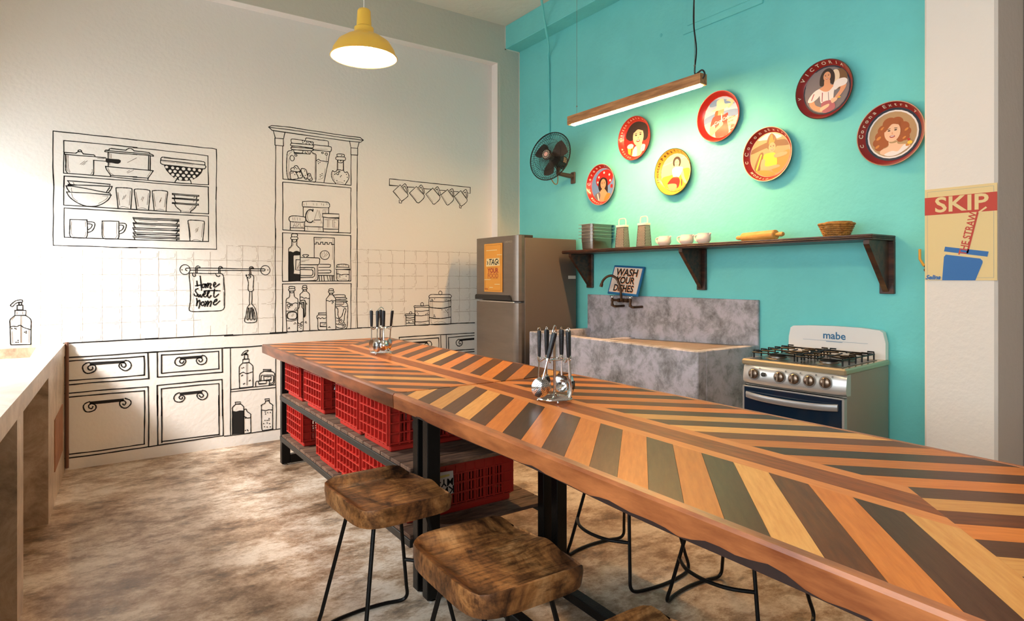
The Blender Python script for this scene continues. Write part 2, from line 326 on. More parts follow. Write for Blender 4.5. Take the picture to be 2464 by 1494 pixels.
MURAL = [
('painted_dish_rack', 'black line drawing of a three-tier dish rack frame', '--176 2451 -110 2451 -23 2452 68 2450 156 2452 341 2449|--176 2451 -177 2316 -178 2196 -172 2062|-315 2450 425 2448 538 2449 655 2448 805 2446 866 2448 897 2445|-897 2445 899 2340 896 2203 894 2035|-315 2390 453 2390 596 2388 744 2387 835 2384|-835 2384 835 2265 839 2150|-839 2150 714 2147 567 2146 425 2149 315 2148|-315 2133 453 2131 596 2130 774 2132 837 2132|-837 2132 838 2031|--115 2390 -23 2391 78 2392 209 2393 341 2392|--115 2390 -114 2293 -115 2154|--115 2154 -23 2155 78 2154 183 2154 341 2149|--112 2133 2 2134 130 2134 341 2134|--112 2133 -115 2053|--174 2138 -173 2043 -176 1948 -175 1834 -177 1701 -175 1629|--175 1629 -71 1629 56 1629 188 1625 342 1625|--112 2132 -114 2029 -114 1923|--114 1923 24 1923 155 1919 342 1918|--112 1902 24 1901 188 1898 342 1898|--112 1902 -113 1799 -111 1690|--111 1690 24 1689 188 1688 342 1687|-837 2132 838 2023 839 1915|-839 1915 712 1915 556 1914 434 1917 288 1918|-288 1898 434 1895 587 1895 744 1895 839 1895|-839 1895 839 1807 839 1690|-839 1690 681 1688 495 1687 288 1687|-288 1627 434 1627 587 1625 744 1627 898 1628|-898 1628 896 1809 895 1955 896 2136'),
('painted_saucepan', 'black line drawing of a lidded saucepan with dark handle', '~-110 2292 -111 2303 -108 2305 -43 2306|~-43 2306 -28 2318 -8 2319 2 2306|-2 2306 63 2306|~63 2306 72 2302 73 2293|--110 2292 -23 2291 73 2293 141 2291|~-28 2318 -29 2327 -19 2333 -9 2329 -10 2319|~-104 2291 -103 2234 -103 2179 -93 2158|-66 2267 65 2174|~65 2174 64 2162 58 2156|-66 2267 141 2266|,-96 2286 -97 2219 -94 2180 -78 2164|,-88 2286 -88 2220 -85 2184 -77 2170|.89 2283 130 2285|.-17 2228 11 2255|.-8 2225 27 2258|.2 2225 15 2237|,56 2198 57 2180 48 2160|!141 2290 183 2289 225 2290 237 2282 233 2266 220 2256 204 2255 177 2259 148 2257 139 2266'),
('painted_stockpot', 'black line drawing of a large pot standing in a baking dish', '~135 2340 139 2349 159 2352 164 2362 175 2366|-175 2366 268 2364|~268 2364 281 2376 295 2381 311 2376 322 2365|-139 2349 236 2348 341 2351|-135 2338 236 2336 341 2339|-155 2338 156 2292|-157 2257 156 2231|-139 2228 236 2228 341 2227|~139 2228 146 2204 167 2172 171 2164|-171 2164 170 2153|-171 2164 263 2165 341 2167|.165 2331 167 2294|.175 2326 175 2294|.165 2256 165 2240|,154 2219 167 2184 188 2170|.279 2272 336 2312|.275 2199 292 2213|.279 2192 319 2217|-320 2366 419 2365|~419 2365 426 2359 426 2353|-315 2351 436 2352|~436 2352 447 2347 449 2339 425 2340|-315 2339 397 2341 425 2340|-430 2337 429 2229|-418 2337 417 2231|-315 2226 449 2226|~449 2226 433 2197 415 2166 414 2153|-315 2165 415 2165|.315 2297 338 2314|.433 2220 408 2175'),
('painted_colander', 'black line drawing of a spotted colander with white holes', '~501 2316 501 2327 510 2338 524 2339|-524 2339 655 2335 787 2334|~787 2334 809 2330 812 2310|~500 2315 498 2294 507 2284 521 2280|-500 2315 625 2312 744 2308 811 2307|~811 2307 819 2294 811 2278 799 2275|-521 2280 625 2278 744 2276 799 2277|~609 2172 602 2160 598 2150|~707 2173 711 2160 713 2148|.521 2332 684 2334|.510 2305 596 2304|.608 2302 726 2300|!521 2280 625 2277 744 2275 800 2275 787 2240 762 2208 729 2183 693 2170 655 2165 622 2168 590 2184 561 2209 538 2236 525 2264|o540 2264 11 10|o582 2262 11 11|o616 2260 11 10|o658 2261 13 12|o698 2262 12 11|o734 2262 11 11|o773 2260 11 11|o564 2234 11 12|o598 2235 12 11|o636 2234 11 11|o678 2234 11 12|o717 2234 12 10|o754 2235 11 9|o583 2208 11 11|o618 2207 12 12|o658 2208 13 11|o696 2208 12 10|o734 2207 11 12|o603 2187 9 8|o636 2181 12 12|o678 2183 12 11|o714 2186 11 9'),
('painted_mixing_bowls', 'black line drawing of three nested mixing bowls', '--92 2101 24 2100 170 2096 165 2084|--92 2101 -74 2072|.-60 2093 -52 2076|--89 2066 -89 2071 24 2077 181 2082|--101 2063 -65 2063 24 2052 170 2029 168 2021|~-101 2063 -93 2042 -82 2023|~181 2082 171 2055 156 2034|-143 2033 165 2073|--98 2020 24 2020 175 2018|~-98 2020 -81 1985 -46 1953 -8 1932 24 1923|~175 2018 155 1979 115 1944 72 1926 24 1923|,-68 2052 -70 2036 -65 2025|,-68 2011 -59 1979 -32 1955|.120 2006 155 2007|,155 2007 141 1982 95 1947'),
('painted_glasses', 'black line drawing of three drinking glasses in a row', '~218 1921 212 1995 205 2066 213 2075 256 2078 300 2077 308 2066 305 2001 300 1920|.217 2039 228 1944|.298 2057 290 1948|,225 1925 252 1935 286 1926|.257 2018 247 1989|.269 2025 256 1994|~338 1920 331 1988 323 2055 331 2074 375 2076 417 2073 427 2060 423 1994 417 1920|.333 2053 350 1943|.417 2049 408 1959|,343 1923 375 1933 405 1925|.378 2020 369 1994|.385 2017 375 1984|~455 1920 448 1996 442 2061 452 2072 495 2077 537 2074 547 2062 540 2002 536 1918|.452 2051 464 1949|.537 2055 525 1949|,464 1921 495 1931 525 1922|.505 2021 492 1989|.501 2003 492 1982'),
('painted_bowl_stack', 'black line drawing of three stacked footed bowls', '-580 2060 681 2058 767 2059|-580 2051 681 2049 767 2051|-580 2060 580 2051|-767 2059 768 2051|-580 2026 681 2026 764 2025|-580 2019 681 2018 764 2017|-580 2026 580 2019|-764 2025 764 2017|-580 1988 681 1987 764 1989|-580 1981 681 1979 764 1979|-580 1988 580 1981|-764 1989 764 1979|-593 2050 598 2029|-754 2050 750 2026|~593 2018 596 2003 602 1991|-754 2016 748 1989|~596 1979 605 1958 624 1940 638 1928|-638 1928 637 1914|~751 1978 741 1959 725 1940 708 1927|-708 1927 708 1916|,643 1927 671 1923 700 1926|,722 1969 712 1950 700 1942|,735 1970 719 1944 706 1936|.736 2048 730 2037|.741 2049 736 2038|.733 2014 727 2003'),
('painted_mugs', 'black line drawing of two mugs with handles', '--78 1820 -24 1821 24 1822|~24 1822 27 1767 27 1720 21 1695 8 1688 -56 1688|~-78 1820 -79 1762 -80 1712 -71 1691 -56 1688|~27 1808 56 1809 72 1800 69 1769 53 1741 29 1730|~28 1794 47 1793 56 1786 50 1768 37 1754 28 1750|,-68 1809 -70 1724 -52 1698|.15 1813 16 1770|,18 1735 16 1712 8 1698|-118 1820 171 1822 223 1822|~223 1822 223 1756 223 1708 217 1692 205 1688 138 1687|~118 1820 117 1751 118 1708 125 1691 138 1687|~224 1808 252 1809 269 1802 269 1778 252 1741 225 1727|~225 1794 245 1793 254 1783 245 1761 225 1746|,127 1811 125 1720 136 1697|.210 1813 209 1727|,212 1724 210 1708 201 1695'),
('painted_plate_stack', 'black line drawing of five stacked plates', '-314 1856 434 1855 627 1857 627 1845 434 1845 315 1847 314 1856|-315 1817 434 1816 629 1818 629 1805 434 1805 315 1809 315 1817|-314 1778 434 1778 629 1781 628 1767 434 1767 315 1768 314 1778|-315 1743 434 1742 629 1744 629 1732 434 1729 315 1733 315 1743|-315 1715 434 1712 629 1714 629 1703 434 1702 315 1705 315 1715|~319 1846 325 1831 337 1819|~616 1844 613 1828 604 1820|~319 1808 322 1790 331 1780|~616 1803 613 1789 605 1783|~318 1767 324 1752 333 1745|~619 1766 612 1752 602 1744|~319 1733 325 1722 331 1717|~615 1731 608 1720 604 1716|~322 1705 325 1693 331 1686|-613 1701 607 1690|.354 1835 477 1832|.352 1795 464 1795|.343 1757 446 1758|-340 1725 396 1727'),
('painted_tumbler', 'black line drawing of a single drinking glass beside plates', '~704 1690 698 1772 690 1839 697 1855 744 1857 799 1854 808 1841 803 1769 796 1691|.698 1829 708 1722|.798 1834 786 1722|,716 1692 744 1703 780 1693|.764 1801 746 1761|.751 1792 741 1774|.762 1785 756 1767'),
('painted_pantry_shelf', 'black line drawing of a tall pantry cabinet with cornice', '-1305 2683 1330 2699 1480 2705 1643 2701 1812 2698 1987 2695 2117 2696 2149 2675 2122 2653 1987 2649 1812 2651 1643 2652 1480 2656 1334 2657 1305 2683|-1311 2680 1480 2683 1685 2679 1898 2675 2145 2675|-1344 2652 1359 2595|-1440 2653 1428 2600|-1359 2595 1426 2598|-1357 2595 1357 2534|-1426 2598 1427 2534|-1357 2534 1427 2534|-2016 2651 2029 2591|-2108 2651 2092 2592|-2029 2591 2094 2592|-2029 2591 2029 2528|-2094 2592 2093 2531|-2029 2528 2093 2530|-1363 2531 1363 2421 1361 2299 1362 2139|-1422 2534 1420 2386 1423 2248|-1423 2248 1561 2248 1727 2247 2031 2246|-2031 2524 2029 2406 2031 2246|-2090 2529 2090 2369 2088 2196|-1422 2223 1602 2224 1812 2223 2029 2222|-1422 2223 1421 2144|-2029 2222 2029 2191|-1360 2210 1362 2058 1358 1904 1362 1752 1358 1639|-1419 2215 1423 2023 1422 1810|-1422 1810 1621 1806 1819 1807 2026 1805|-2028 2221 2028 2063 2026 1805|-1419 1784 1621 1783 1819 1783 2028 1783|-1419 1784 1421 1641|-2028 1783 2028 1656|-2088 2273 2085 2067 2090 1861 2088 1658|-1362 1818 1361 1684 1358 1517 1362 1318|-1421 1783 1420 1618 1417 1484 1420 1364|-1420 1364 1546 1367 1716 1365 2028 1366|-2028 1785 2026 1632 2028 1489 2028 1366|-1419 1342 1614 1343 1822 1343 2030 1342|-1419 1342 1419 1317|-2030 1342 2031 1312|-2089 1850 2087 1670 2091 1526 2089 1312|-1361 1389 1362 1222 1358 1088 1362 926|-1420 1342 1419 1187 1421 1053 1421 926|-2031 1342 2028 1174 2030 1030 2028 926|-2089 1388 2085 1208 2087 1064 2091 929'),
('painted_storage_jars', 'black line drawing of corked jars holding ginger roots', '~1496 2567 1492 2596 1504 2605 1561 2606 1643 2602 1683 2599 1678 2575|~1496 2567 1490 2561 1492 2546 1561 2548 1643 2546 1678 2548 1685 2561 1678 2573 1561 2571 1496 2569|~1500 2533 1494 2524 1500 2514 1581 2516 1664 2521 1683 2527 1680 2540 1602 2539 1500 2533|-1512 2514 1518 2485 1602 2489 1655 2490|-1655 2490 1666 2517|-1500 2543 1499 2533|~1500 2514 1496 2504 1472 2497 1460 2481 1456 2431 1454 2349 1458 2288 1468 2252|~1668 2513 1685 2502 1706 2494 1709 2476 1708 2374 1706 2260 1685 2246|-1468 2252 1561 2248 1685 2246|,1476 2438 1472 2351 1472 2277 1484 2253|,1504 2502 1496 2489 1480 2479 1468 2453|,1672 2501 1697 2487 1701 2458 1699 2373 1697 2272|~1616 2611 1618 2624 1635 2630 1727 2627 1807 2627 1820 2611 1820 2579|-1685 2578 1820 2579|~1820 2579 1844 2576 1848 2559 1842 2537 1829 2531|-1680 2531 1833 2532|-1833 2528 1816 2428 1780 2252|~1712 2438 1731 2453 1752 2442 1816 2441|.1685 2540 1812 2551|.1805 2495 1799 2426|,1790 2374 1778 2305 1761 2284 1731 2273|c1766 2514 9 6|c1801 2507 11 10|c1501 2438 18 24|c1533 2467 10 8|~1492 2328 1494 2349 1516 2359 1524 2373 1544 2375 1557 2355 1569 2340 1567 2327 1528 2323 1492 2328|~1484 2298 1486 2319 1508 2325 1528 2321 1540 2304 1553 2268 1520 2256 1492 2254 1486 2278 1484 2298|~1536 2312 1561 2329 1577 2324 1589 2300 1585 2275 1557 2268|~1577 2336 1585 2356 1614 2352 1624 2341 1631 2308 1635 2288 1626 2266 1610 2269 1596 2292 1577 2336|~1637 2305 1643 2318 1660 2315 1664 2294 1676 2270 1668 2257 1647 2259 1635 2279 1637 2305|@1530 2359 1520 2347 1542 2350 1498 2308 1510 2313 1524 2298 1567 2319 1581 2308 1575 2295 1610 2337 1614 2298 1608 2281 1622 2276 1651 2304 1651 2293 1662 2271 1651 2266 1727 2431 1744 2427 1731 2415 1763 2327 1746 2315 1761 2310 1746 2298 1589 2600 1608 2598 1626 2594 1639 2589 1658 2596 1593 2586 1622 2579 1651 2580 1668 2591 1593 2507 1614 2503 1635 2507 1647 2500 1589 2496 1622 2495'),
('painted_flask', 'black line drawing of a round corked flask', '~1898 2514 1907 2520 1942 2523 1967 2519 1964 2499|-1898 2514 1901 2495|~1894 2492 1887 2478 1898 2466 1942 2467 1973 2470 1978 2486 1969 2498 1929 2498 1894 2492|~1907 2463 1907 2450 1920 2443 1947 2446 1960 2464|-1902 2462 1901 2372|-1960 2464 1960 2374|~1859 2364 1848 2337 1851 2303 1868 2270 1885 2255|-1885 2255 1884 2246|~1993 2366 2009 2339 2007 2304 1987 2268 1975 2250|~1859 2364 1877 2355 1894 2365 1903 2377|~1960 2374 1973 2358 1993 2366|~1898 2376 1925 2379 1942 2374 1960 2382|.1909 2442 1909 2382|.1955 2447 1955 2386|,1859 2338 1864 2304 1877 2275|,1894 2260 1929 2267 1960 2259|c1905 2342 10 11|c1920 2361 6 6|@1877 2331 1883 2338 1938 2326 1931 2315 1987 2342 1995 2316 1898 2277 1967 2281 1942 2510 1933 2459'),
('painted_coffee_canisters', 'black line drawing of sugar, coffee and tea canisters', '~1592 2066 1588 2042 1590 2026 1598 2019|-1598 2019 1699 2022 1819 2025|~1819 2025 1830 2034 1830 2058 1819 2073 1811 2075|~1592 2066 1660 2074 1739 2076 1811 2075|-1597 2019 1596 1937|-1823 2026 1823 1977|-1613 1849 1767 1850|b1682 2005 1680 1985 1668 1998 1644 1995 1625 1970 1617 1934 1623 1903 1644 1886 1668 1887 1682 1902|,1660 1996 1637 1967 1633 1935 1641 1904 1660 1889|.1686 1888 1721 2001 1757 1892|.1735 1996 1755 1934|-1696 1909 1745 1911|.1684 1888 1701 1889|.1747 1885 1771 1887|.1771 2004 1771 1978|.1771 2004 1815 2007|.1789 1999 1789 1975|.1797 1992 1797 1976|~1478 1922 1474 1907 1479 1891 1491 1884 1544 1883 1602 1886 1617 1899 1617 1918 1613 1928 1594 1933 1544 1936 1495 1933 1478 1922|-1485 1884 1485 1807|-1609 1886 1608 1808|-1485 1830 1608 1833|-1487 1807 1608 1808|.1508 1837 1521 1872 1531 1838|.1512 1850 1529 1851|.1536 1871 1536 1840|.1536 1869 1561 1870 1540 1840 1561 1841|,1571 1875 1573 1849 1579 1842 1590 1842 1598 1851 1598 1874|-1767 1970 1819 1973 1918 1975 1918 1938 1819 1935 1767 1940 1767 1970|-1775 1933 1772 1835|-1915 1936 1913 1829|~1773 1833 1775 1815 1783 1807 1901 1808 1913 1817 1913 1833|-1773 1833 1840 1834 1913 1837|.1787 1917 1848 1919|.1811 1917 1811 1849|.1825 1915 1825 1849|.1858 1919 1905 1922 1906 1909|.1858 1919 1860 1851 1905 1853|.1872 1916 1874 1855|.1876 1896 1885 1896|.1878 1926 1893 1935|.1506 1920 1508 1897|.1523 1921 1525 1898|.1544 1922 1546 1899|.1567 1921 1569 1900|.1602 2047 1604 2031|.1623 2060 1625 2035|.1684 2056 1686 2041|.1715 2058 1715 2039|.1757 2061 1758 2047|.1775 2058 1776 2041|.1805 2064 1805 2052|.1633 1844 1635 1821|.1731 1845 1731 1821|.1743 1845 1744 1826'),
('painted_wine_bottle', 'black line drawing of a dark corked wine bottle', '~1495 1773 1503 1778 1519 1781 1539 1779 1548 1773 1543 1756|-1495 1773 1496 1754|~1495 1751 1489 1740 1495 1730 1519 1728 1546 1732 1550 1743 1543 1752 1519 1753 1495 1751|~1501 1725 1506 1710 1519 1707 1533 1711 1539 1727|-1498 1727 1499 1681|-1542 1729 1541 1679|~1499 1681 1490 1666 1476 1654 1471 1643|~1541 1679 1553 1666 1565 1656 1570 1646|-1471 1643 1471 1367|-1570 1646 1570 1367|,1509 1699 1508 1678 1480 1647|.1534 1699 1534 1682|!1471 1623 1486 1626 1509 1618 1526 1628 1543 1631 1560 1625 1569 1622 1569 1594 1543 1591 1516 1590 1513 1580 1514 1519 1518 1464 1515 1432 1546 1429 1569 1427 1569 1367 1471 1367|-1533 1553 1570 1554|-1533 1553 1531 1464 1570 1461|.1546 1475 1566 1512|.1543 1475 1565 1533|.1558 1475 1568 1492'),
('painted_butter_crock', 'black line drawing of a lidded crock beside a bottle', '~1605 1576 1603 1585 1593 1588 1595 1597 1620 1600 1643 1596 1639 1587 1629 1584 1629 1575|-1573 1574 1648 1574 1727 1572|~1727 1572 1741 1563 1739 1528 1730 1513|-1573 1511 1648 1510 1730 1511|-1723 1509 1724 1400|~1724 1400 1722 1379 1703 1370|-1570 1367 1703 1370|-1571 1485 1685 1486|~1685 1486 1696 1476 1696 1417 1682 1401|-1571 1396 1631 1398 1682 1401|-1571 1468 1668 1467|~1668 1467 1680 1458 1680 1427 1668 1415|-1571 1415 1668 1415|.1580 1543 1648 1555|.1580 1535 1614 1540|.1597 1475 1603 1484|.1607 1475 1615 1484|.1668 1472 1677 1483|,1713 1500 1710 1400 1689 1375'),
('painted_flour_bag', 'black line drawing of a striped flour bag with round window', '-1692 1576 1694 1694 1692 1755 1751 1755 1875 1756 1873 1594 1875 1368|-1697 1696 1710 1695 1710 1712 1727 1712 1729 1695 1748 1696 1750 1713 1769 1713 1771 1695 1788 1695 1790 1713 1809 1712 1809 1696 1825 1696 1829 1712 1848 1712 1850 1695 1871 1696|c1787 1599 42 40|.1703 1743 1762 1746|.1703 1734 1751 1736|.1859 1748 1857 1558|-1741 1516 1822 1516|~1822 1516 1838 1512 1836 1493 1822 1489|-1734 1488 1822 1489|-1729 1462 1829 1465|~1829 1465 1843 1458 1839 1442 1825 1439|-1730 1437 1825 1439|-1729 1417 1871 1415|-1734 1413 1741 1368|-1758 1414 1760 1368|-1779 1414 1783 1368|-1809 1414 1818 1368|-1832 1414 1838 1368|-1852 1414 1852 1368|-1863 1414 1861 1368|.1776 1578 1807 1624|.1762 1619 1762 1577|.1783 1630 1781 1606|.1793 1585 1815 1610'),
('painted_honey_jar', 'black line drawing of a small ridged-lid jar of honey', '~1900 1495 1898 1511 1915 1516 1958 1520 1998 1514 2009 1507 2007 1494|-1893 1493 1947 1492 2015 1489 2024 1471 1947 1471 1884 1472 1893 1493|~1896 1468 1895 1417 1897 1385 1907 1369 1947 1366 1998 1367 2011 1378 2013 1417 2013 1469|~1897 1430 1915 1430 1936 1421 1965 1426 2011 1425|.1915 1511 1916 1499|.1947 1515 1947 1503|.1962 1515 1962 1501|.1980 1514 1982 1501|,1909 1463 1907 1400 1922 1378|,1929 1376 1962 1384 1991 1376|@1922 1414 1925 1403 1984 1410'),
('painted_oil_bottles', 'black line drawing of corked bottles with a small vial', '~1475 1306 1475 1316 1486 1321 1513 1319 1524 1314 1523 1304|~1476 1299 1470 1291 1476 1282 1500 1279 1523 1284 1526 1292 1519 1301 1496 1302 1476 1299|~1481 1281 1485 1267 1500 1264 1513 1268 1517 1280|-1480 1277 1480 1240|-1516 1279 1519 1236|~1480 1240 1473 1223 1455 1214 1450 1200|~1519 1236 1529 1222 1546 1212 1550 1198|-1450 1200 1448 1119 1452 1018 1455 940|-1550 1198 1548 1116 1546 935|~1455 940 1460 928 1496 924 1539 924 1546 935|~1450 1182 1467 1181 1490 1169 1506 1168 1526 1176 1548 1171|-1452 1107 1496 1105 1550 1108|b1468 1091 1533 1092 1535 1038 1468 1041 1468 1091|-1452 1024 1496 1018 1546 1028|.1493 1062 1513 1083|.1500 1056 1516 1075|c1472 1156 12 12|c1496 1158 7 6|@1465 1136 1480 1140 1470 1127 1534 1130 1524 1119 1539 1116 1526 1003 1518 993 1533 994 1476 963 1478 954 1468 954|~1593 1312 1593 1324 1610 1329 1627 1324 1625 1312|~1590 1307 1587 1300 1597 1291 1620 1293 1631 1301 1624 1308 1607 1309 1590 1307|~1595 1290 1597 1281 1610 1277 1624 1282 1625 1291|-1595 1286 1593 1272|-1625 1286 1627 1275|~1593 1272 1570 1252 1569 1239|~1627 1275 1648 1255 1651 1241|-1569 1239 1569 1198|-1651 1241 1649 1113 1653 941|~1653 941 1651 927 1634 926|~1570 1225 1587 1225 1603 1214 1620 1219 1634 1212 1649 1213|b1570 1192 1610 1195 1615 1128 1612 1059 1600 1051|b1593 1177 1600 1169 1603 1060|-1561 1181 1590 1178|-1561 1181 1562 1169 1588 1166|-1563 1167 1561 1136|~1561 1136 1550 1120 1548 1106|-1585 1166 1585 1136|~1585 1136 1597 1118 1597 1104|-1597 1104 1595 933|-1548 1106 1547 1004|~1551 1000 1570 991 1580 1004 1595 1007|~1546 932 1570 922 1590 926 1595 937|c1578 977 7 9|@1563 962 1558 979 1576 951 1624 1171 1627 1162 1620 1009 1614 1001 1624 997'),
('painted_preserve_jars', 'black line drawing of a tall bottle among preserve jars', '~1825 1282 1827 1292 1846 1297 1864 1292 1866 1281|~1822 1275 1820 1266 1832 1257 1861 1258 1871 1267 1864 1276 1843 1279 1822 1275|~1829 1255 1832 1246 1846 1243 1857 1248 1861 1257|-1829 1252 1827 1238|-1859 1251 1861 1237|~1827 1238 1804 1210 1800 1200|~1861 1237 1880 1216 1886 1202|-1800 1200 1799 1109 1804 937|-1886 1202 1880 1106 1888 933|~1804 937 1811 927 1846 924 1882 924 1888 933|~1802 1189 1815 1189 1832 1183 1850 1191 1864 1188 1884 1187|@1854 1178 1863 1179 1855 1163 1863 1172 1829 953 1822 948 1834 948|-1864 1237 1911 1242 1965 1239|~1965 1239 1976 1232 1973 1218|-1889 1217 1929 1215 1976 1218|~1976 1218 1987 1208 1980 1200 1889 1198|-1889 1187 1965 1186|~1965 1186 1989 1183 1987 1175 1893 1175|-1889 1156 1958 1154 1964 1171|~1980 1171 1995 1153 2000 1117 1996 1031 1995 960 1987 935 1973 929|~1889 1136 1915 1137 1936 1140 1958 1131 1973 1129 1993 1135|~1889 1125 1904 1116 1909 1088 1907 1060 1916 1031 1911 1024 1893 1032|~1965 1111 1980 1111 1982 1096 1969 1054 1965 1011 1954 983 1933 981 1915 1003 1922 1024 1944 1048 1954 1079 1965 1111|~1893 977 1915 971 1947 969 1973 972 1978 957 1965 940 1936 936 1907 943 1893 950|@1929 1016 1940 1016 1924 1006 1933 1005 1945 1005 1940 993 1947 959 1958 960 1965 956 1954 948 1900 1003 1915 981 1969 984|-1730 1081 1797 1079|-1730 1081 1732 1066|-1732 1066 1797 1062|~1732 1066 1718 1056 1715 1038 1722 1033 1734 1039 1748 1030 1765 1038 1779 1029 1797 1035|~1723 1031 1725 989 1725 951 1737 930 1804 925|-1746 994 1800 993|-1746 994 1746 961 1800 956|.1765 972 1793 986|.1776 971 1797 981'),
('painted_towel_rail', 'black line drawing of a rail with hanging hooks', 'c668 1461 36 39|c1278 1460 38 40|~682 1452 673 1458 675 1471 692 1473|-692 1473 798 1474 902 1474 1083 1470 1263 1472|-705 1456 832 1456 1010 1456 1157 1455 1263 1454|~1263 1472 1275 1468 1273 1456 1263 1453|~744 1435 744 1469 749 1485 763 1491 777 1481|~755 1435 755 1466 760 1477 777 1475|~915 1434 913 1471 920 1486 931 1488 943 1477|~926 1434 924 1467 929 1477 943 1473|~1152 1425 1150 1469 1157 1487 1172 1489 1185 1475|~1163 1425 1159 1465 1165 1479 1185 1473|@647 1459 1298 1462'),
('painted_towel', 'black line drawing of a cloth lettered Home Sweet home', '~699 1428 705 1433 763 1432 850 1430 920 1432 942 1424 952 1397 954 1347 959 1288 958 1211 956 1152 938 1130 902 1125 832 1125 746 1124 709 1129 697 1144 702 1178 707 1235 705 1329 699 1394 699 1428|.947 1390 949 1296|.950 1281 952 1164|~721 1430 724 1413 732 1406 743 1411 741 1424|~892 1428 899 1411 913 1405 922 1413|b753 1369 756 1329|b777 1409 784 1344 787 1294|b743 1331 782 1338|b811 1344 798 1344 791 1329 796 1317 808 1321 811 1336 810 1344 818 1344|b818 1344 822 1328 817 1315|b820 1332 832 1351 837 1344 832 1317|b834 1332 848 1349 858 1343 851 1328 851 1311 858 1313|b878 1332 892 1347 885 1359 876 1343 878 1324 888 1320 902 1330 920 1345|b761 1308 746 1302 743 1287 755 1268 753 1249 739 1253 732 1265|b763 1264 761 1249 768 1243 777 1260 779 1245 787 1241 798 1264|b801 1256 815 1267 811 1283 803 1267 806 1244 818 1242 829 1256|b829 1256 843 1282 841 1290 832 1275 832 1248 843 1234 857 1251|b883 1305 878 1266 878 1243 888 1237 913 1262|b804 1288 850 1292 924 1289|b751 1230 755 1204 751 1171|b753 1192 770 1215 775 1203 773 1176 767 1152|b798 1201 787 1195 784 1180 794 1170 806 1181 804 1197 798 1201|b815 1206 820 1191 811 1164|b818 1179 832 1206 837 1198 829 1165|b834 1179 853 1205 860 1197 850 1163|b874 1193 895 1204 901 1220 888 1216 876 1193 878 1178 892 1177 922 1206'),
('painted_spatula', 'black line drawing of a slotted spatula hanging from a hook', '~1131 1415 1125 1421 1124 1413 1135 1399 1150 1393 1159 1401 1157 1413 1146 1409|~1140 1421 1157 1423 1176 1417 1185 1401 1182 1345 1180 1310 1183 1294 1172 1282 1157 1280 1142 1290 1140 1318 1142 1354 1131 1397|-1152 1280 1150 1207 1152 1171|-1170 1280 1172 1222 1168 1174|~1152 1171 1133 1144 1124 1088 1112 1037 1127 1021 1157 1018 1191 1020 1208 1034 1208 1086 1195 1138 1170 1174|~1142 1143 1135 1088 1131 1048 1142 1046 1148 1088 1148 1143|~1161 1145 1157 1087 1155 1048 1165 1041 1172 1051 1170 1107 1165 1145|~1174 1146 1180 1094 1183 1046 1195 1046 1191 1094 1180 1134'),
('painted_mug_rail', 'black line drawing of five mugs hanging from a rail', '-2409 2339 2576 2339 2743 2336 2958 2335 3182 2331 3304 2331 3303 2268 3269 2270|-2409 2339 2407 2278 2495 2278|-2593 2277 2667 2279|-2768 2275 2849 2277|-2945 2274 3011 2275|-3109 2273 3163 2274|-2519 2291 2445 2221 2534 2133|-2519 2291 2593 2214|~2593 2214 2601 2200 2593 2180 2534 2133|~2540 2281 2564 2304 2578 2299 2593 2271 2601 2237 2591 2219|~2552 2269 2566 2283 2574 2273 2589 2240 2585 2232|.2457 2220 2511 2159|.2524 2269 2576 2220|-2507 2144 2508 2116 2532 2116 2534 2133|-2690 2290 2617 2220 2694 2136|-2690 2290 2768 2220|~2768 2220 2776 2201 2764 2173 2721 2134 2707 2131 2694 2136|~2713 2280 2738 2307 2753 2301 2770 2270 2776 2236 2768 2222|~2726 2274 2743 2286 2751 2272 2764 2239 2759 2227|.2632 2217 2692 2153|.2696 2268 2764 2216|-2871 2289 2793 2222 2868 2136|-2871 2289 2945 2218|~2945 2218 2951 2199 2936 2170 2892 2132 2875 2130 2868 2136|~2892 2280 2918 2305 2931 2300 2949 2265 2953 2230 2942 2217|~2905 2271 2920 2283 2927 2271 2938 2233|.2810 2219 2871 2150|.2879 2275 2940 2217|-3037 2287 2960 2226 3024 2137|-3037 2287 3100 2221|~3100 2221 3109 2198 3091 2169 3046 2133 3033 2132 3024 2137|~3060 2279 3086 2299 3100 2292 3109 2257 3109 2222|~3071 2266 3086 2276 3095 2260 3100 2225|.2975 2220 3033 2146|.3046 2268 3095 2213|-3191 2288 3113 2222 3186 2136|-3191 2288 3260 2213|~3260 2213 3267 2193 3251 2168 3204 2133 3186 2136|~3214 2277 3246 2304 3260 2297 3271 2258 3267 2217|~3227 2267 3246 2278 3255 2261 3257 2225|.3129 2219 3191 2148|.3200 2272 3255 2209|-3175 2135 3176 2112 3194 2108 3196 2131'),
